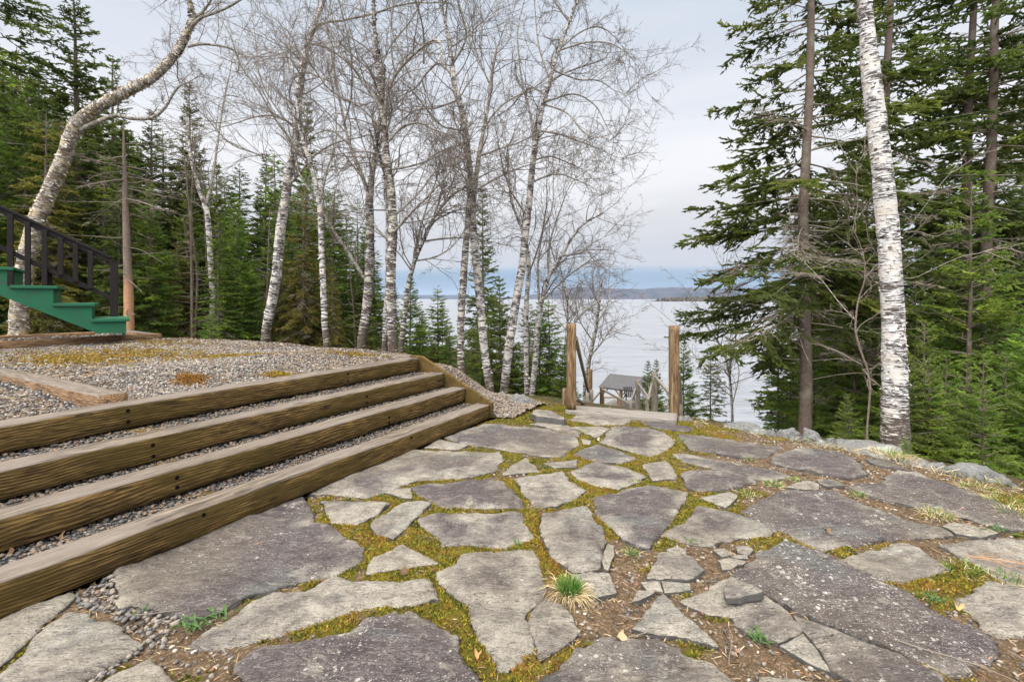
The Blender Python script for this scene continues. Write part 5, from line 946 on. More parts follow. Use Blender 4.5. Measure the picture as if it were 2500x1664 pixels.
birch('birch', 'upright lichen-crusted birch just beyond the end board of the steps', 7.2,
      [(1066, 885, 20), (1060, 800, 20), (1062, 700, 20), (1068, 600, 19), (1075, 520, 16), (1080, 430, 12), (1078, 350, 9), (1070, 260, 6)], [], seed=8, mat='birch_dirty', l1=12, crown_from=.55, flk=300, flsize=.025)
birch('birch', 'left one of the paired tall birches, leaning left to the top of the photo', 7.5,
      [(1130, 905, 23), (1118, 820, 22), (1105, 720, 22), (1095, 600, 21), (1088, 500, 20), (1082, 420, 19), (1072, 330, 18), (1060, 250, 17), (1048, 200, 15), (1040, 140, 12), (1030, 80, 9), (1015, 20, 7), (1000, -40, 5)],
      [[(1090, 480, 14), (1095, 400, 14), (1105, 320, 13), (1115, 260, 11), (1125, 190, 10), (1130, 120, 8), (1140, 60, 6), (1155, 0, 4)], [(1046, 180, 8), (1010, 140, 7), (980, 150, 6), (950, 175, 5)], [(1110, 300, 7), (1150, 240, 6), (1200, 200, 5), (1230, 185, 4)], [(1100, 360, 7), (1150, 340, 6), (1200, 320, 4), (1240, 300, 3)], [(1092, 440, 7), (1150, 400, 6), (1210, 370, 4)], [(1055, 230, 7), (1000, 240, 6), (950, 235, 5), (900, 255, 3)], [(1035, 110, 6), (1070, 60, 5), (1090, 0, 4)], [(1125, 190, 6), (1100, 130, 5), (1080, 60, 4)], [(1065, 300, 6), (1020, 300, 5), (980, 260, 4)], [(1040, 150, 7), (1075, 100, 6), (1060, 40, 5), (1070, -20, 4)], [(1075, 330, 7), (1020, 350, 5), (960, 400, 3)]],
      seed=9, mat='birch', l1=21, crown_from=.42, flk=300, flsize=.028, l1len=(.5, 1.1))
birch('birch', 'right one of the paired tall birches, leaning right into the open sky', 8.0,
      [(1158, 908, 23), (1168, 830, 23), (1184, 720, 22), (1200, 620, 21), (1210, 540, 19), (1220, 430, 17), (1230, 340, 15), (1247, 250, 13), (1266, 180, 11), (1287, 110, 9), (1310, 50, 7), (1330, 0, 6), (1345, -50, 4)],
      [[(1263, 190, 7), (1300, 160, 6), (1350, 130, 5), (1400, 100, 4), (1430, 60, 3)], [(1237, 300, 6), (1290, 310, 5), (1350, 330, 4), (1400, 350, 2)], [(1250, 240, 6), (1300, 270, 5), (1340, 330, 4), (1370, 350, 2)], [(1225, 370, 6), (1270, 350, 5), (1330, 360, 3)], [(1228, 330, 8), (1220, 260, 7), (1200, 170, 6), (1190, 80, 5), (1195, 0, 4)], [(1270, 160, 6), (1330, 180, 5), (1380, 180, 4), (1420, 200, 2)], [(1290, 110, 6), (1340, 60, 5), (1390, 30, 4), (1440, 40, 2)], [(1222, 420, 7), (1280, 400, 5), (1340, 420, 3)], [(1265, 185, 6), (1240, 110, 5), (1230, 30, 4)], [(1255, 220, 6), (1220, 180, 5), (1170, 200, 4)], [(1215, 500, 6), (1170, 440, 5), (1150, 370, 3)], [(1310, 50, 5), (1280, 0, 4), (1270, -40, 3)], [(1290, 115, 6), (1350, 100, 5), (1410, 110, 4), (1450, 150, 2)], [(1255, 235, 6), (1320, 215, 5), (1370, 240, 4), (1400, 290, 2)]],
      seed=10, mat='birch', l1=24, crown_from=.45, flk=260, flsize=.028, l1len=(.32, .75))
birch('birch', 'slender straight white birch right of the paired tall ones', 9.0, [(1213, 930, 12), (1212, 820, 13), (1212, 700, 13), (1215, 600, 12), (1205, 540, 9), (1180, 470, 7), (1170, 400, 5), (1168, 330, 3)], [[(1213, 640, 6), (1240, 560, 5), (1250, 480, 3)]], seed=12, mat='birch', l1=16, crown_from=.55, flk=80, l1len=(.4, .9))
birch('birch', 'birch with arching upper limbs nearest the left gate post', 9.5,
      [(1222, 930, 15), (1230, 840, 15), (1238, 760, 14), (1245, 700, 13), (1262, 640, 11), (1290, 590, 9), (1320, 540, 7), (1350, 510, 6), (1390, 490, 3)], [[(1243, 710, 8), (1238, 620, 7), (1250, 540, 6), (1275, 470, 4), (1280, 400, 3)], [(1262, 640, 7), (1265, 560, 6), (1290, 480, 4), (1310, 430, 3)], [(1290, 590, 5), (1340, 580, 4), (1370, 560, 3)], [(1250, 690, 5), (1300, 640, 4), (1350, 600, 3)]], seed=13, mat='birch', l1=22, crown_from=.35, flk=120, l1len=(.5, 1.0))
birch('birch', 'forked thin birch in front of the dark spruces at left, between two pointed crowns', 12.0,
      [(488, 700, 14), (485, 620, 14), (478, 520, 14), (470, 470, 13), (455, 430, 10), (442, 380, 8), (435, 330, 6), (428, 270, 5)], [[(472, 475, 10), (480, 430, 9), (484, 370, 7), (488, 280, 6), (493, 200, 5), (500, 130, 3)]], seed=14, mat='birch', l1=18, crown_from=.5, flk=60, l1len=(.5, 1.1), twr=1.3)
birch('bare_tree', 'small bare tree standing against the lake right of the left gate post', 17.0,
      [(1345, 900, 9), (1352, 850, 10), (1362, 800, 9), (1374, 740, 7), (1380, 690, 6), (1385, 640, 4)], [[(1358, 820, 6), (1385, 790, 5), (1410, 760, 3)], [(1365, 785, 5), (1335, 740, 4), (1325, 700, 3)], [(1372, 745, 5), (1400, 710, 4), (1415, 680, 3)], [(1378, 700, 4), (1355, 660, 3)]], seed=15, mat='birch_dirty', l1=18, crown_from=.3, flk=0, l1len=(.6, 1.2), twr=1.7, tmat='twig', cat='tree')
birch('bare_tree', 'bare tree showing just left of the left gate post, against the water', 16.0,
      [(1290, 960, 8), (1300, 860, 8), (1303, 780, 8), (1306, 720, 6), (1300, 660, 5), (1290, 620, 3)], [[(1304, 770, 5), (1340, 720, 4), (1370, 700, 3)], [(1304, 760, 5), (1275, 720, 4), (1265, 680, 3)], [(1310, 810, 5), (1270, 800, 4), (1245, 790, 3)]], seed=16, mat='birch_dirty', l1=18, crown_from=.35, flk=0, l1len=(.6, 1.2), twr=1.7, cat='tree')
birch('bare_tree', 'leafless pale sapling clump right of the right gate post', 9.5,
      [(1685, 960, 7), (1682, 900, 7), (1676, 850, 6), (1660, 800, 6), (1630, 755, 5), (1600, 715, 3)], [[(1678, 850, 5), (1690, 780, 4), (1680, 700, 3), (1660, 640, 2)], [(1650, 785, 4), (1640, 720, 3), (1640, 660, 2)], [(1684, 900, 4), (1640, 850, 3), (1620, 800, 2)], [(1685, 930, 4), (1720, 860, 3), (1730, 780, 2)]], seed=18, mat='birch', l1=16, crown_from=.15, flk=0, l1len=(.4, .9), twr=1.0, cat='tree', tmat='dead')
birch('white_birch', 'thick white birch trunk with dark peeling foot at the right, behind the boulders', 4.55,
      [(2062, 1045, 74), (2060, 990, 70), (2058, 930, 66), (2058, 860, 62), (2056, 760, 58), (2050, 650, 56), (2045, 560, 55), (2037, 470, 54), (2029, 380, 52), (2019, 300, 50), (2010, 220, 48), (2001, 140, 46), (1994, 60, 38), (1989, 0, 36), (1980, -100, 32), (1965, -220, 28)],
      [], seed=20, ws=.79, mat='birch_white', l1=8, crown_from=.93, flk=900, flsize=.022, low=.95)
birch('shrub', 'brown twiggy shrub stem curving up left of the white birch trunk', 4.75,
      [(1995, 990, 9), (1999, 940, 9), (2002, 890, 9), (1996, 850, 9), (1985, 820, 9), (1972, 780, 9), (1968, 745, 8), (1975, 690, 7), (1990, 640, 6), (1985, 580, 5), (1960, 520, 3)],
      [[(1972, 740, 6), (1950, 700, 5), (1930, 650, 4), (1905, 600, 3), (1880, 560, 2)], [(1988, 640, 5), (2020, 590, 4), (2060, 520, 3), (2100, 440, 2)], [(1985, 600, 4), (1940, 570, 3), (1880, 545, 2), (1830, 520, 2)], [(2000, 900, 4), (1970, 860, 3), (1940, 830, 2)], [(1975, 690, 4), (2000, 650, 3), (2050, 640, 3), (2110, 600, 2)], [(1962, 530, 3), (1965, 470, 2), (1950, 430, 2)]],
      seed=21, ws=.5, mat='redbark', l1=9, crown_from=.45, flk=0, l1len=(.15, .4), twr=.8, l2=4, l3=3, cat='shrub', tmat='dead', low=-9)

# ------------------------------------------------------------------ conifers
proto('spruce_big', 'spruce', seed=1, H=11, R=2.1, cb=.13, nb=205, gap=.6, r0=.085, tw=.05, wd=.015, subl=.10, sub=.055, dead=.16, power=.55, topang=.5, lowang=-.15, droop=.05, deadlow=20)
proto('spruce_tall', 'spruce', seed=2, H=12, R=1.8, cb=.15, nb=190, gap=.5, r0=.09, tw=.06, wd=.017, subl=.11, sub=.065, dead=.12, power=.6, deadlow=26)
proto('spruce_thin', 'spruce', seed=3, H=11, R=1.35, cb=.2, nb=150, r0=.085, tw=.06, wd=.017, subl=.10, sub=.065, dead=.1, power=.6, deadlow=26, clump=.6)
proto('spruce_point', 'spruce', seed=4, H=9, R=1.9, cb=.04, nb=230, tw=.05, wd=.018, subl=.11, sub=.06, dead=.04, power=.85, topang=.7, lowang=-.1, droop=.04, clump=.3)
proto('fir_mid', 'fir', seed=5, H=7, R=1.75, cb=.02, nb=230, tw=.05, wd=.016, subl=.10, sub=.055, dead=.03, power=.8, topang=.8, lowang=.0, droop=.03, clump=.25, r0=.06)
proto('fir_rough', 'fir', seed=15, H=7, R=1.5, cb=.05, nb=170, tw=.05, wd=.017, subl=.11, sub=.055, dead=.12, power=.6, topang=.6, lowang=-.2, droop=.05, clump=.6, r0=.06)
proto('fir_young', 'firb', seed=6, H=3.2, R=1.05, cb=.03, nb=90, tw=.035, wd=.009, subl=.055, sub=.03, dead=.0, power=.8, topang=.9, lowang=.15, droop=.02, clump=.25, r0=.03, deadlow=0)
proto('fir_open', 'firb', seed=7, H=5, R=1.5, cb=.04, nb=125, tw=.045, wd=.012, subl=.07, sub=.04, dead=.02, power=.75, topang=.7, lowang=.0, droop=.03, clump=.4, r0=.045, deadlow=6)
proto('cedar', 'cedar', seed=8, H=7, R=1.3, cb=.03, nb=150, tw=.05, wd=.018, subl=.12, sub=.05, dead=.12, power=.5, topang=.5, lowang=-.4, droop=.06, clump=.3)
proto('spruce_full', 'spruce', seed=12, H=10, R=2.0, cb=.03, nb=260, tw=.06, wd=.02, subl=.12, sub=.07, dead=.06, power=.6, topang=.5, lowang=-.2, clump=.35, deadlow=10)
proto('red_trunk', 'spruce', trunkmat='redbark', seed=9, H=4.2, R=1.3, cb=.62, nb=12, dead=1.5, deadlow=34, r0=.085)

G1 = 'tall spruces right of the gate'
def hero(kind, name, label, ub, vb, ut, vt, Y, Ht, **k):
    """trunk passing through display px (ub,vb) and (ut,vt) at depth Y, total height Ht from its foot"""
    a = WD(ub, vb, Y); b = WD(ut, vt, Y); d = (b-a)/np.linalg.norm(b-a); gz = terr1(a[0], Y); a = a+d*((gz-a[2])/d[2]); return place_conifer(kind, name, label, a, a+d*Ht, **k)
hero('spruce_big', 'spruce', 'big spruce with drooping boughs reaching left over the water, nearest right of the gate', 1852, 1000, 1872, 200, 7.0, 11.5, rot=0, group=G1, fat=.93)
hero('spruce_tall', 'spruce', 'tall spruce trunk standing just behind the white birch trunk', 2010, 900, 2040, 250, 8.6, 13, rot=.3, group=G1)
hero('spruce_tall', 'spruce', 'tall leaning spruce near the right edge, the left one of two bare grey trunks', 2205, 1000, 2235, 150, 8.2, 12.5, rot=-.4, group=G1)
hero('spruce_thin', 'spruce', 'tall leaning spruce near the right edge, the right one of two bare grey trunks', 2262, 1000, 2292, 100, 7.8, 12.5, rot=.9, group=G1)
hero('spruce_big', 'spruce', 'dark spruce filling the top right corner of the photo', 2440, 1000, 2445, 0, 8.5, 12, rot=.5, group=G1)
con_px('fir_open', 'fir', 'young fir with pale whorled tip left of the two bare grey trunks', 2228, 420, 6.3, rot=.2, group='young firs at the right')
con_px('fir_young', 'fir', 'bright green young fir directly right of the white birch trunk', 2130, 735, 5.4, ub=2125, rot=1, group='young firs at the right', fat=1.0)
con_px('fir_young', 'fir', 'low yellow-green fir sapling at the foot of the brown shrub', 1950, 905, 5.2, ub=1955, rot=2, group='young firs at the right', fat=1.3)
con_px('fir_open', 'fir', 'young fir cut by the right edge of the photo', 2385, 640, 5.6, rot=2.1, group='young firs at the right')
con_px('fir_young', 'fir', 'tiny fir seedling poking up at the foot of the white birch trunk', 2085, 1000, 4.25, ub=2085, rot=.4, group='young firs at the right', fat=1.2)
con_px('fir_mid', 'fir', 'fir tip between the white birch and two bare trunks', 2170, 380, 10.5, rot=2.8, group='young firs at the right')
con_px('spruce_point', 'spruce', 'spruce showing left of the white birch trunk behind the brown shrub', 1955, 330, 10.5, rot=1.2, group=G1)
con_px('fir_rough', 'fir', 'fir standing low beneath the big spruce, right of the gate', 1790, 700, 9.0, rot=1.0, group='firs on the slope right of the gate')
con_px('fir_mid', 'fir', 'small fir with a tip level with the right gate post top', 1573, 778, 12.0, rot=.1, group='firs on the slope right of the gate')
con_px('fir_mid', 'fir', 'fir sapling tip rising at the pavilion roof edge, farther from the gate post', 1490, 830, 17.0, rot=.6, group='firs on the slope right of the gate')
con_px('fir_mid', 'fir', 'fir sapling tip right of the pavilion roof, the closer one to the gate post', 1508, 828, 16.0, rot=1.6, group='firs on the slope right of the gate')
con_px('fir_rough', 'fir', 'thin young fir between the right gate post and the pale saplings', 1634, 795, 11.0, rot=2.6, group='firs on the slope right of the gate')
# left
G2 = 'spruces of the left forest'
con_px('spruce_point', 'spruce', 'tall pointed spruce left of the leaning birch crown, tip at the top edge', 167, -60, 12.0, rot=.2, group=G2, ub=185)
con_px('spruce_big', 'spruce', 'dark spruce cut by the left edge, behind the leaning birch', -30, -420, 10.5, rot=1.2, group=G2)
con_px('spruce_point', 'spruce', 'spruce with broad top under the arch of the leaning birch', 262, 130, 13.5, rot=2.2, group=G2)
con_px('spruce_point', 'spruce', 'spruce just right of the broken reddish trunk', 350, 255, 14.0, rot=3.2, group=G2)
con_px('spruce_point', 'spruce', 'narrow pointed spruce left of the forked thin birch', 437, 190, 16.0, rot=.9, group=G2, fat=.85)
con_px('spruce_point', 'spruce', 'spruce with ragged top behind the tall white birch', 705, 232, 16.0, rot=4.0, group=G2, fat=.9)
con_px('spruce_point', 'spruce', 'rounded spruce crown between the forked thin birch and the tall white birch', 610, 350, 17.0, rot=5.0, group=G2)
con_px('spruce_thin', 'spruce', 'dark little spruce left of the grey-brown forked birch', 822, 455, 19.0, rot=5.6, group=G2, fat=1.3)
con_px('spruce_point', 'spruce', 'shaggy layered spruce behind the paired tall birches', 1112, 430, 17.0, rot=2.0, group=G2, fat=.8)
con_px('fir_mid', 'fir', 'dense green fir right of the thickest middle birch', 945, 640, 11.0, rot=.5, group='firs between the birches', fat=1.25)
con_px('fir_rough', 'fir', 'small pointed fir with the distant shore behind its tip', 1008, 660, 15.0, rot=1.5, group='firs between the birches', fat=1.25)
con_px('fir_rough', 'fir', 'green fir behind the slender straight white birch', 1262, 690, 12.0, rot=2.5, group='firs between the birches', fat=1.25)
con_px('fir_mid', 'fir', 'soft green fir between the paired tall birches', 1150, 640, 12.5, rot=3.5, group='firs between the birches', fat=1.25)
con_px('fir_mid', 'fir', 'low fir close behind the left gate post', 1300, 800, 11.0, rot=4.5, group='firs between the birches', fat=1.25)
con_px('fir_rough', 'fir', 'low fir left of the upright lichen-crusted birch', 1035, 745, 12.0, rot=5.5, group='firs between the birches', fat=1.25)
con_px('fir_mid', 'fir', 'bright green fir between the forked thin birch and the tall white birch', 545, 470, 10.5, rot=.8, group='green firs behind the terrace', fat=.9)
con_px('fir_mid', 'fir', 'green fir left of the forked thin birch', 430, 440, 12, rot=1.8, group='green firs behind the terrace')
con_px('fir_mid', 'fir', 'green fir behind the broken reddish trunk', 300, 380, 11.5, rot=2.8, group='green firs behind the terrace')
con_px('fir_mid', 'fir', 'green fir behind the green staircase railing', 140, 350, 11, rot=3.8, group='green firs behind the terrace')
con_px('cedar', 'cedar', 'olive-yellow cedar right of the tall white birch', 700, 420, 10.2, rot=.3, group='cedars behind the terrace', fat=.85)
con_px('cedar', 'cedar', 'olive-yellow cedar behind the slim straight white birch', 765, 620, 9.5, rot=1.3, group='cedars behind the terrace', fat=.8)
con_px('fir_young', 'fir', 'bright little fir at the gravel edge left of the tall white birch', 487, 705, 8.6, rot=1.3, group='green firs behind the terrace')
hero('red_trunk', 'dead_spruce', 'broken straight trunk with reddish peeled foot, right of the green staircase', 297, 760, 287, 310, 9.2, 4.15, cat='dead tree', rot=.4)
# forest fill: rows of trees on the slope
ANCH = [(-400, 60, 'left of the staircase railing'), (60, 200, 'behind the staircase railing'), (200, 330, 'by the reddish trunk'), (330, 470, 'left of the forked birch'), (470, 600, 'right of the forked birch'), (600, 720, 'around the tall white birch'), (720, 860, 'behind the slim birch'), (860, 1250, 'behind the middle birches'),
        (1640, 1780, 'below the big spruce'), (1780, 1900, 'behind the big spruce'), (1900, 2010, 'left of the white birch'), (2010, 2130, 'behind the white birch'), (2130, 2260, 'by the left bare grey trunk'), (2260, 2380, 'by the right bare grey trunk'), (2380, 2900, 'at the right edge')]
ORD = [str(i)+'th' for i in range(40)]; ORD[:15] = ['first', 'second', 'third', 'fourth', 'fifth', 'sixth', 'seventh', 'eighth', 'ninth', 'tenth', 'eleventh', 'twelfth', 'thirteenth', 'fourteenth', 'fifteenth']
fills = []
def fill(n, u0, u1, Y0, Y1, vt, kinds, seed, row, grp, mind=26):
    r = np.random.default_rng(seed); us = np.linspace(u0, u1, n)+r.uniform(-.5, .5, n)*(u1-u0)/n
    for u in us:
        Y = r.uniform(Y0, Y1); v = vt(u)+r.uniform(-50, 70); kd = kinds[r.integers(len(kinds))]; fills.append((u, v, Y, kd, row, grp, r.uniform(0, 6.28), r.uniform(.85, 1.15)))
topL = lambda u: np.interp(u, [-300, 100, 300, 420, 560, 700, 850, 950, 1250], [-130, 60, 250, 310, 370, 320, 480, 690, 740])
fill(24, -250, 860, 12.5, 17, lambda u: topL(u)+40, ['spruce_point', 'spruce_full', 'fir_mid', 'fir_rough'], 41, 'middle-row spruce', 'left forest middle row')
fill(40, -300, 900, 18, 32, lambda u: topL(u)+90, ['spruce_point', 'spruce_full', 'spruce_full'], 42, 'back-row spruce', 'left forest back row')
fill(17, -150, 850, 9.5, 12, lambda u: topL(u)+200, ['fir_mid', 'fir_rough', 'spruce_full', 'cedar'], 43, 'front-row low green conifer', 'left forest front row')
fill(15, 870, 1260, 10, 20, lambda u: 730, ['fir_mid', 'spruce_full', 'fir_rough'], 44, 'half hidden conifer on the slope', 'slope conifers between the birches')
topR = lambda u: np.interp(u, [1640, 1720, 1800, 1900, 2000, 2150, 2250, 2400, 2900], [880, 760, 500, 300, 250, 380, 300, 100, 0])
fill(7, 1860, 2650, 10, 14, lambda u: topR(u)+60, ['spruce_tall', 'spruce_full', 'spruce_point'], 45, 'middle-row tall conifer', 'right forest middle row')
fill(8, 1850, 2650, 15, 26, lambda u: topR(u)+160, ['spruce_tall', 'spruce_full', 'fir_mid'], 46, 'back-row dark conifer', 'right forest back row')
fill(13, 1860, 2520, 6.3, 9.5, lambda u: np.interp(u, [1700, 1850, 2100, 2500], [880, 760, 640, 600]), ['fir_rough', 'fir_open', 'fir_open'], 47, 'low young fir on the near slope', 'right forest low firs')
fill(9, 2090, 2420, 4.9, 6.4, lambda u: 830, ['fir_young', 'fir_young', 'fir_open'], 48, 'bright sapling fir just over the rim', 'young firs over the patio rim')
cnt = {}; NMK = {'cedar': 'cedar', 'fir_mid': 'fir', 'fir_open': 'fir', 'fir_rough': 'fir', 'fir_young': 'fir'}
for u, v, Y, kd, row, grp, rt, ft in sorted(fills, key=lambda f: (f[4], f[0])):
    a = [t for lo, hi, t in ANCH if lo <= u < hi]; a = a[0] if a else 'beyond the photo edge'; k_ = (row, a); i = cnt.get(k_, 0); cnt[k_] = i+1
    con_px(kd, NMK.get(kd, 'spruce'), f'{row} {a}, {ORD[i]} from left', u, v, Y, rot=rt, group=grp, fat=ft)
# bare thin poles in the woods
rp_ = np.random.default_rng(12)
for k_ in range(16):
    left = k_ < 8; u = rp_.uniform(120, 820) if left else rp_.uniform(1900, 2400); Y = rp_.uniform(9.5, 13); x = (u*K-CU)/F*Y; gz = terr1(x, Y); h = rp_.uniform(2.6, 4.6); 
    P = np.array([[0, 0, -.2], [.05, 0, h*.3], [rp_.uniform(-.15, .15), 0, h*.6], [rp_.uniform(-.3, .3), .1, h]]); r0 = rp_.uniform(.014, .034); Pt = catmull(P, 40)[None]; Rt = np.linspace(r0, .01, 40)[None]
    a = Acc(); v, f, t = tubes(Pt, Rt, 8, .1, k_); a.add(v, f, t); S, D, L, r = spawn(rp_, Pt, Rt, 26, .15, (1.1, 1.7), (.08, .16)); Pb, Rb = grow(rp_, S, D, L, np.full(len(S), .007), np.full(len(S), .002), 7, .08, -.01); v, f, t = tubes(Pb, Rb, 4); a.add(v, f, t, mi=1)
    root = empty('bare_sapling', (x, Y, gz), rp_.uniform(0, 6)); tagp(root, f'thin bare dead conifer pole in the {"left" if left else "right"} woods, the {ORD[k_ % 8]}', 'dead tree', 'dead poles in the woods')
    link('trunk', a.mesh('trunk', True, {'low': lambda V: V[:, 2]*0}), root, [MT['bark'], MT['dead']])

# ------------------------------------------------------------------ small plants
def tuft(name, label, x, y, z, n1, n2, r, h, seed, drx=0, dry=0, cat='grass tuft', group=None):
    q = np.random.default_rng(seed); root = empty(name, (x, y, z)); tagp(root, label, cat, group)
    for nm, n, mt, hh, sp, bd in (('green_blades', n1, MT['grass'], h, .8, .15), ('dry_blades', n2, MT['straw'], h*(1.6 if h > .065 else 1.15), 1.9, .30)):
        if n == 0: continue
        a = q.uniform(0, 6.28, n); rr = r*.35*np.sqrt(q.random(n)); S = np.c_[rr*np.cos(a), rr*np.sin(a), np.zeros(n)]; a2 = a+q.normal(0, .5, n); k = sp*q.uniform(.1, 1, n); L = hh*q.uniform(.5, 1.1, n)
        D = np.c_[np.cos(a2)*k+(drx if nm[0] == 'd' else 0), np.sin(a2)*k+(dry if nm[0] == 'd' else 0), np.ones(n)*(1 if nm[0] == 'g' else .45)]; D = D/np.linalg.norm(D, axis=1, keepdims=True)*L[:, None]
        blades_mesh(nm, S, D, q.uniform(.0008, .0018, n)*(1 if h > .1 else .9), q.random(n), mt, bd, root, q)
    return root
x, y = plane(*cp('C450,1040')[0]); tuft('grass_tuft', 'round tuft of fine green grass with long straw blades, in the middle of the patio', x, y, -.01, 560, 260, .11, .07, 1, .25, -.35)
TU = [('C825,410', 'little green tuft in the moss right of the tan-streaked oval stone', .04, .03), ('C1080,175', 'small grass tuft at the left end of the dark slab nearest the boulders', .07, .04), ('C1485,280', 'grass sprig in the litter behind the very long thin slab', .06, .03), ('C535,120', 'grass sprig near the tiny stone in front of the gate sill', .05, .03),
      ('C800,815', 'pale green sprig in the litter-filled gap', .05, .03), ('D690,488', 'yellow-green tuft behind the large flecked slab', .06, .04), ('D1150,600', 'straw and green tuft between the two long flecked slabs', .10, .06), ('D210,430', 'grass among needles near the small thin stones', .09, .04), ('D60,480', 'grass among needles beside the small notched stone', .08, .04), ('D1280,910', 'grass tuft in the green moss at the right', .10, .06),
      ('D860,250', 'straw grass on the rim below the white birch trunk, left clump', .14, .07), ('D930,265', 'straw grass on the rim below the white birch trunk, right clump', .14, .07), ('D1380,450', 'straw grass in front of the largest boulder', .14, .06), ('D1540,530', 'straw grass near the right end of the boulders', .14, .06), ('D1600,590', 'green and straw grass at the right edge by the long flecked slab', .12, .06), ('D1530,960', 'grass sprig by the pale slab under the orange needles', .08, .05), ('C1640,430', 'grass sprig on brown needles at the end of the leaf-shaped stone', .08, .04), ('D330,400', 'grass wisps behind the small thin stones', .07, .03)]
for i, (c_, lab, r_, h_) in enumerate(TU):
    x, y = plane(*cp(c_)[0]); tuft('grass_tuft', lab, x, y, -.01, 60 if 'straw' not in lab else 70, 45 if 'straw' not in lab else 160, r_*2, h_, 60+i, group='small grass tufts')
def weed(label, px, r, n, seed, up=.35):
    q = np.random.default_rng(seed); x, y = plane(*cp(px)[0]); V = []; Fc = []; R = []
    for k in range(n):
        a = q.uniform(0, 6.28); L = r*q.uniform(.5, 1.1); m_ = 7; wd = L*.10; lift = up*q.uniform(.4, 1.3); b = len(V)
        off = q.normal(0, r*.25, 2)*(3 if n > 30 else 1)
        for j in range(m_+1):
            t = j/m_; rad = L*t; w_ = wd*(math.sin(math.pi*min(t*.95+.04, 1)))*(1 if j % 2 else .55); cx, cy = off[0]+math.cos(a)*rad, off[1]+math.sin(a)*rad; z = L*lift*math.sin(t*2.2)+.004
            V += [(cx-math.sin(a)*w_, cy+math.cos(a)*w_, z+w_*.3), (cx, cy, z), (cx+math.sin(a)*w_, cy-math.cos(a)*w_, z+w_*.3)]
            if j: Fc += [(b+3*j-3, b+3*j-2, b+3*j+1, b+3*j), (b+3*j-2, b+3*j-1, b+3*j+2, b+3*j+1)]; R += [q.random()]*2
    o = link('weed', npmesh('weed', np.array(V), np.array(Fc), True, fattrs={'rnd': np.array(R)}), None, [MT['leaf']]); o.location = (x, y, -.012); tagp(o, label, 'weed', 'leafy weeds in the paving joints'); return o
for px, r, n, lab in (('A1120,1240', .06, 24, 'toothed green weed between the largest slab and the long narrow slab'), ('A1230,1190', .07, 18, 'toothed weed a little right of the bigger one by the largest slab'), ('A790,1155', .05, 6, 'two narrow green leaves under the front edge of the largest slab'), ('B1560,775', .045, 12, 'grey-green rosette at the corner of the wide grey slab'), ('C1150,755', .05, 10, 'green rosette below the dark arrow-shaped slab'), ('C1160,515', .05, 10, 'green sprig right of the shield-shaped slab'), ('C1540,1310', .05, 14, 'green weed beside the lichened slab piece'), ('D100,1290', .05, 12, 'small weed near the corner of the lichened slab piece'), ('C790,815', .045, 10, 'silvery sprig under the tip of the shield-shaped slab'), ('D1130,1080', .03, 90, 'bright clover-like patch in the green moss at the right'), ('D1520,700', .07, 14, 'low green plant at the end of the small flat stone'), ('B770,490', .04, 9, 'little green rosette on the moss by the long grey slab'), ('C290,325', .05, 9, 'small plant in the moss left of the narrow dark stone')):
    weed(lab, px, r, n, len(lab))
# straw grass along the rim of the patio
q = np.random.default_rng(14); L_ = [EDGE[i] for i in range(8, 13)]; pts_ = catmull(np.c_[np.array(L_), np.zeros(5)], 200)[:, :2]
idx = q.integers(15, 200, 1200); cl = fbm(pts_*1.0, 3.2, 3)[idx]; kp = q.random(1200) < np.clip((cl-.40)*5, .05, 1); c2 = pts_[idx][kp]+q.normal(0, .07, (kp.sum(), 2))-np.array([.08, .10]); S = np.c_[c2, np.full(len(c2), -.02)]
D = np.c_[q.normal(0, .7, len(S)), q.normal(-.25, .7, len(S)), q.uniform(.25, .9, len(S))]*q.uniform(.04, .11, (len(S), 1)); o = blades_mesh('rim_grass', S, D, q.uniform(.0009, .002, len(S)), q.random(len(S)), MT['straw'], .35, rng=q); tagp(o, 'pale straw grass growing along the rim of the patio among the boulders', 'grass', kind='stuff')
S2 = S[::4]; D2 = np.c_[q.normal(0, .4, len(S2)), q.normal(0, .4, len(S2)), np.ones(len(S2))]*q.uniform(.03, .08, (len(S2), 1)); o = blades_mesh('rim_grass', S2, D2, q.uniform(.001, .002, len(S2)), q.random(len(S2)), MT['grass'], .15, rng=q); tagp(o, 'fresh green grass shoots among the straw along the patio rim', 'grass', kind='stuff')
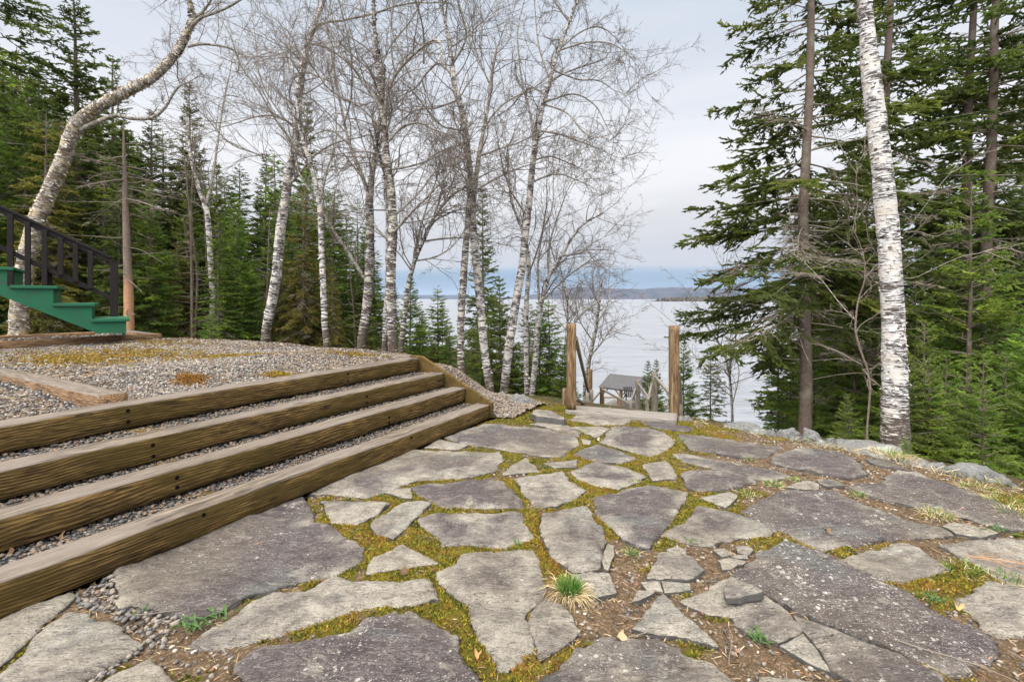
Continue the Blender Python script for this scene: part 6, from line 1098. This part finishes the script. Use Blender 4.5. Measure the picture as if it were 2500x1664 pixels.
# orange dry pine needles
q = np.random.default_rng(4); n = 36; t = q.uniform(0, 1, n); x0, y0 = plane(*cp('D1260,865')[0]); x1, y1 = plane(*cp('D1640,905')[0])
S = np.c_[x0+(x1-x0)*t, y0+(y1-y0)*t+q.normal(0, .035, n), q.uniform(.012, .03, n)]; an = math.atan2(y1-y0, x1-x0)+q.normal(0, .5, n); L = q.uniform(.08, .22, n); D = np.c_[np.cos(an)*L, np.sin(an)*L, q.normal(0, .01, n)]
o = blades_mesh('dry_needle_sprig', S, D, np.full(n, .0006), q.random(n), MT['orange'], .05, rng=q); tagp(o, 'orange dry pine needles lying on the pale slab at the right edge', 'pine needles')
for i, (px, L, an) in enumerate([('A780,1190', .10, .1), ('C1230,1000', .12, .5), ('C790,1315', .07, .2), ('C1370,1480', .10, 1.2), ('D930,1340', .22, -.6), ('D820,870', .08, .4), ('D1450,930', .14, -1.0), ('D1560,1400', .12, -1.1), ('C730,1190', .05, -.4), ('B860,610', .05, .1)]):
    q = np.random.default_rng(700+i); x, y = plane(*cp(px)[0]); P_, R_2 = grow(q, np.zeros((1, 3)), np.array([[math.cos(an), math.sin(an), 0]]), np.array([L*1.6]), np.array([.0022]), np.array([.0012]), 10, .05); P_[..., 2] = .006+.004*np.abs(P_[..., 2]); v, f, t = tubes(P_, R_2, 5); a = Acc(); a.add(v, f, t)
    S, D, L2, r = spawn(q, P_, R_2, 4, .2, (.5, 1.), (.15, .3)); D[:, 2] = .1; P3, R3_ = grow(q, S, D, L2, np.full(4, .0012), np.full(4, .0008), 4, .08); v, f, t = tubes(P3, R3_, 4); a.add(v, f, t)
    o = link('fallen_twig', a.mesh('fallen_twig'), None, [MT['twig'] if i % 2 else MT['dead']]); o.location = (x, y, 0); tagp(o, ['dark twig among the wet pebbles below the largest slab', 'thin twig by the two chips under the moss-edged stone', 'short twig on the back rim of the brownish bottom slab', 'twig on the bare soil at the bottom right of centre', 'long pale stalk across the crack of the huge flecked slab', 'silvery lichened twig on the tan and grey slab', 'curved pale twig by the green moss at the right', 'grey twig on the soil right of the huge slab', 'small twig below the grass tuft', 'tiny twig on the slanting kite-shaped stone'][i], 'twig', 'fallen twigs')
# fallen leaves
lf = [('A1000,745', 'A'), ('A80,830', 'A'), ('A340,745', 'A'), ('A250,1090', 'A'), ('D520,708', 'D'), ('B900,945', 'B'), ('B1340,1420', 'B'), ('C740,1325', 'C'), ('C610,178', 'C'), ('D1275,1150', 'D'), ('A40,1150', 'A')]
LL = ['brown fallen leaf between the largest slab and the lowest timber', 'orange leaf on the gravel behind the lowest timber, at the left edge', 'orange leaf on the gravel behind the lowest timber, farther right', 'brown leaf at the lowest timber above the greenish flagstone', 'tiny orange leaf on the large flecked slab', 'reddish leaf scrap below the small pale green-grey stone', 'tan leaf in the moss beside the tall pale slab', 'brown leaf on the big slab at the bottom centre', 'pinkish leaf at the moss crossing before the gate', 'tan leaf in the green moss at the right', 'reddish leaf on the greenish flagstone rim']
for i, ((px, _), lab) in enumerate(zip(lf, LL)):
    zl = .0 if 'gravel' not in lab else ZT[0]-.02; x, y = plane(*cp(px)[0], zl); q = np.random.default_rng(300+i); s = q.uniform(.018, .035)
    a = np.linspace(0, 2*math.pi, 15)[:-1]; rr_ = s*(.6+.4*np.abs(np.cos(a*1.5)))*q.uniform(.7, 1.2, 14); V = np.vstack([np.c_[rr_*np.cos(a), rr_*np.sin(a)*.7, .006+.012*np.sin(a*2+i)], [[0, 0, .002]]])
    o = link('fallen_leaf', npmesh('fallen_leaf', V, np.array([(j, (j+1) % 14, 14) for j in range(14)]), True, fattrs={'rnd': np.full(14, q.uniform(.3, 1))}), None, [MT['litter'] if i % 3 else MT['orange']]); o.location = (x, y, zl+.008); o.rotation_euler = (0, 0, q.uniform(0, 6)); tagp(o, lab, 'leaf', 'fallen leaves')

# ------------------------------------------------------------------ air over the lake
bm = bmesh.new(); bmesh.ops.create_cube(bm, size=1)
zb, zt_ = -40.0, 220.0
for v in bm.verts: v.co = Vector((v.co.x*34000, v.co.y*34000, (zt_+zb)/2+v.co.z*(zt_-zb)))
me = bpy.data.meshes.new('haze'); bm.to_mesh(me); bm.free(); hm = bpy.data.materials.new('haze'); hm.use_nodes = True; ht = hm.node_tree; ht.nodes.clear()
ho = ht.nodes.new('ShaderNodeOutputMaterial'); hv = ht.nodes.new('ShaderNodeVolumePrincipled'); hv.inputs['Density'].default_value = 4.5e-5; hv.inputs['Color'].default_value = (.60, .75, 1, 1); hv.inputs['Anisotropy'].default_value = .2
ht.links.new(hv.outputs[0], ho.inputs['Volume']); o = link('haze', me, None, [hm]); o['kind'] = 'stuff'; o['label'] = 'thin blue haze over the lake and the far hills'; o['category'] = 'haze'
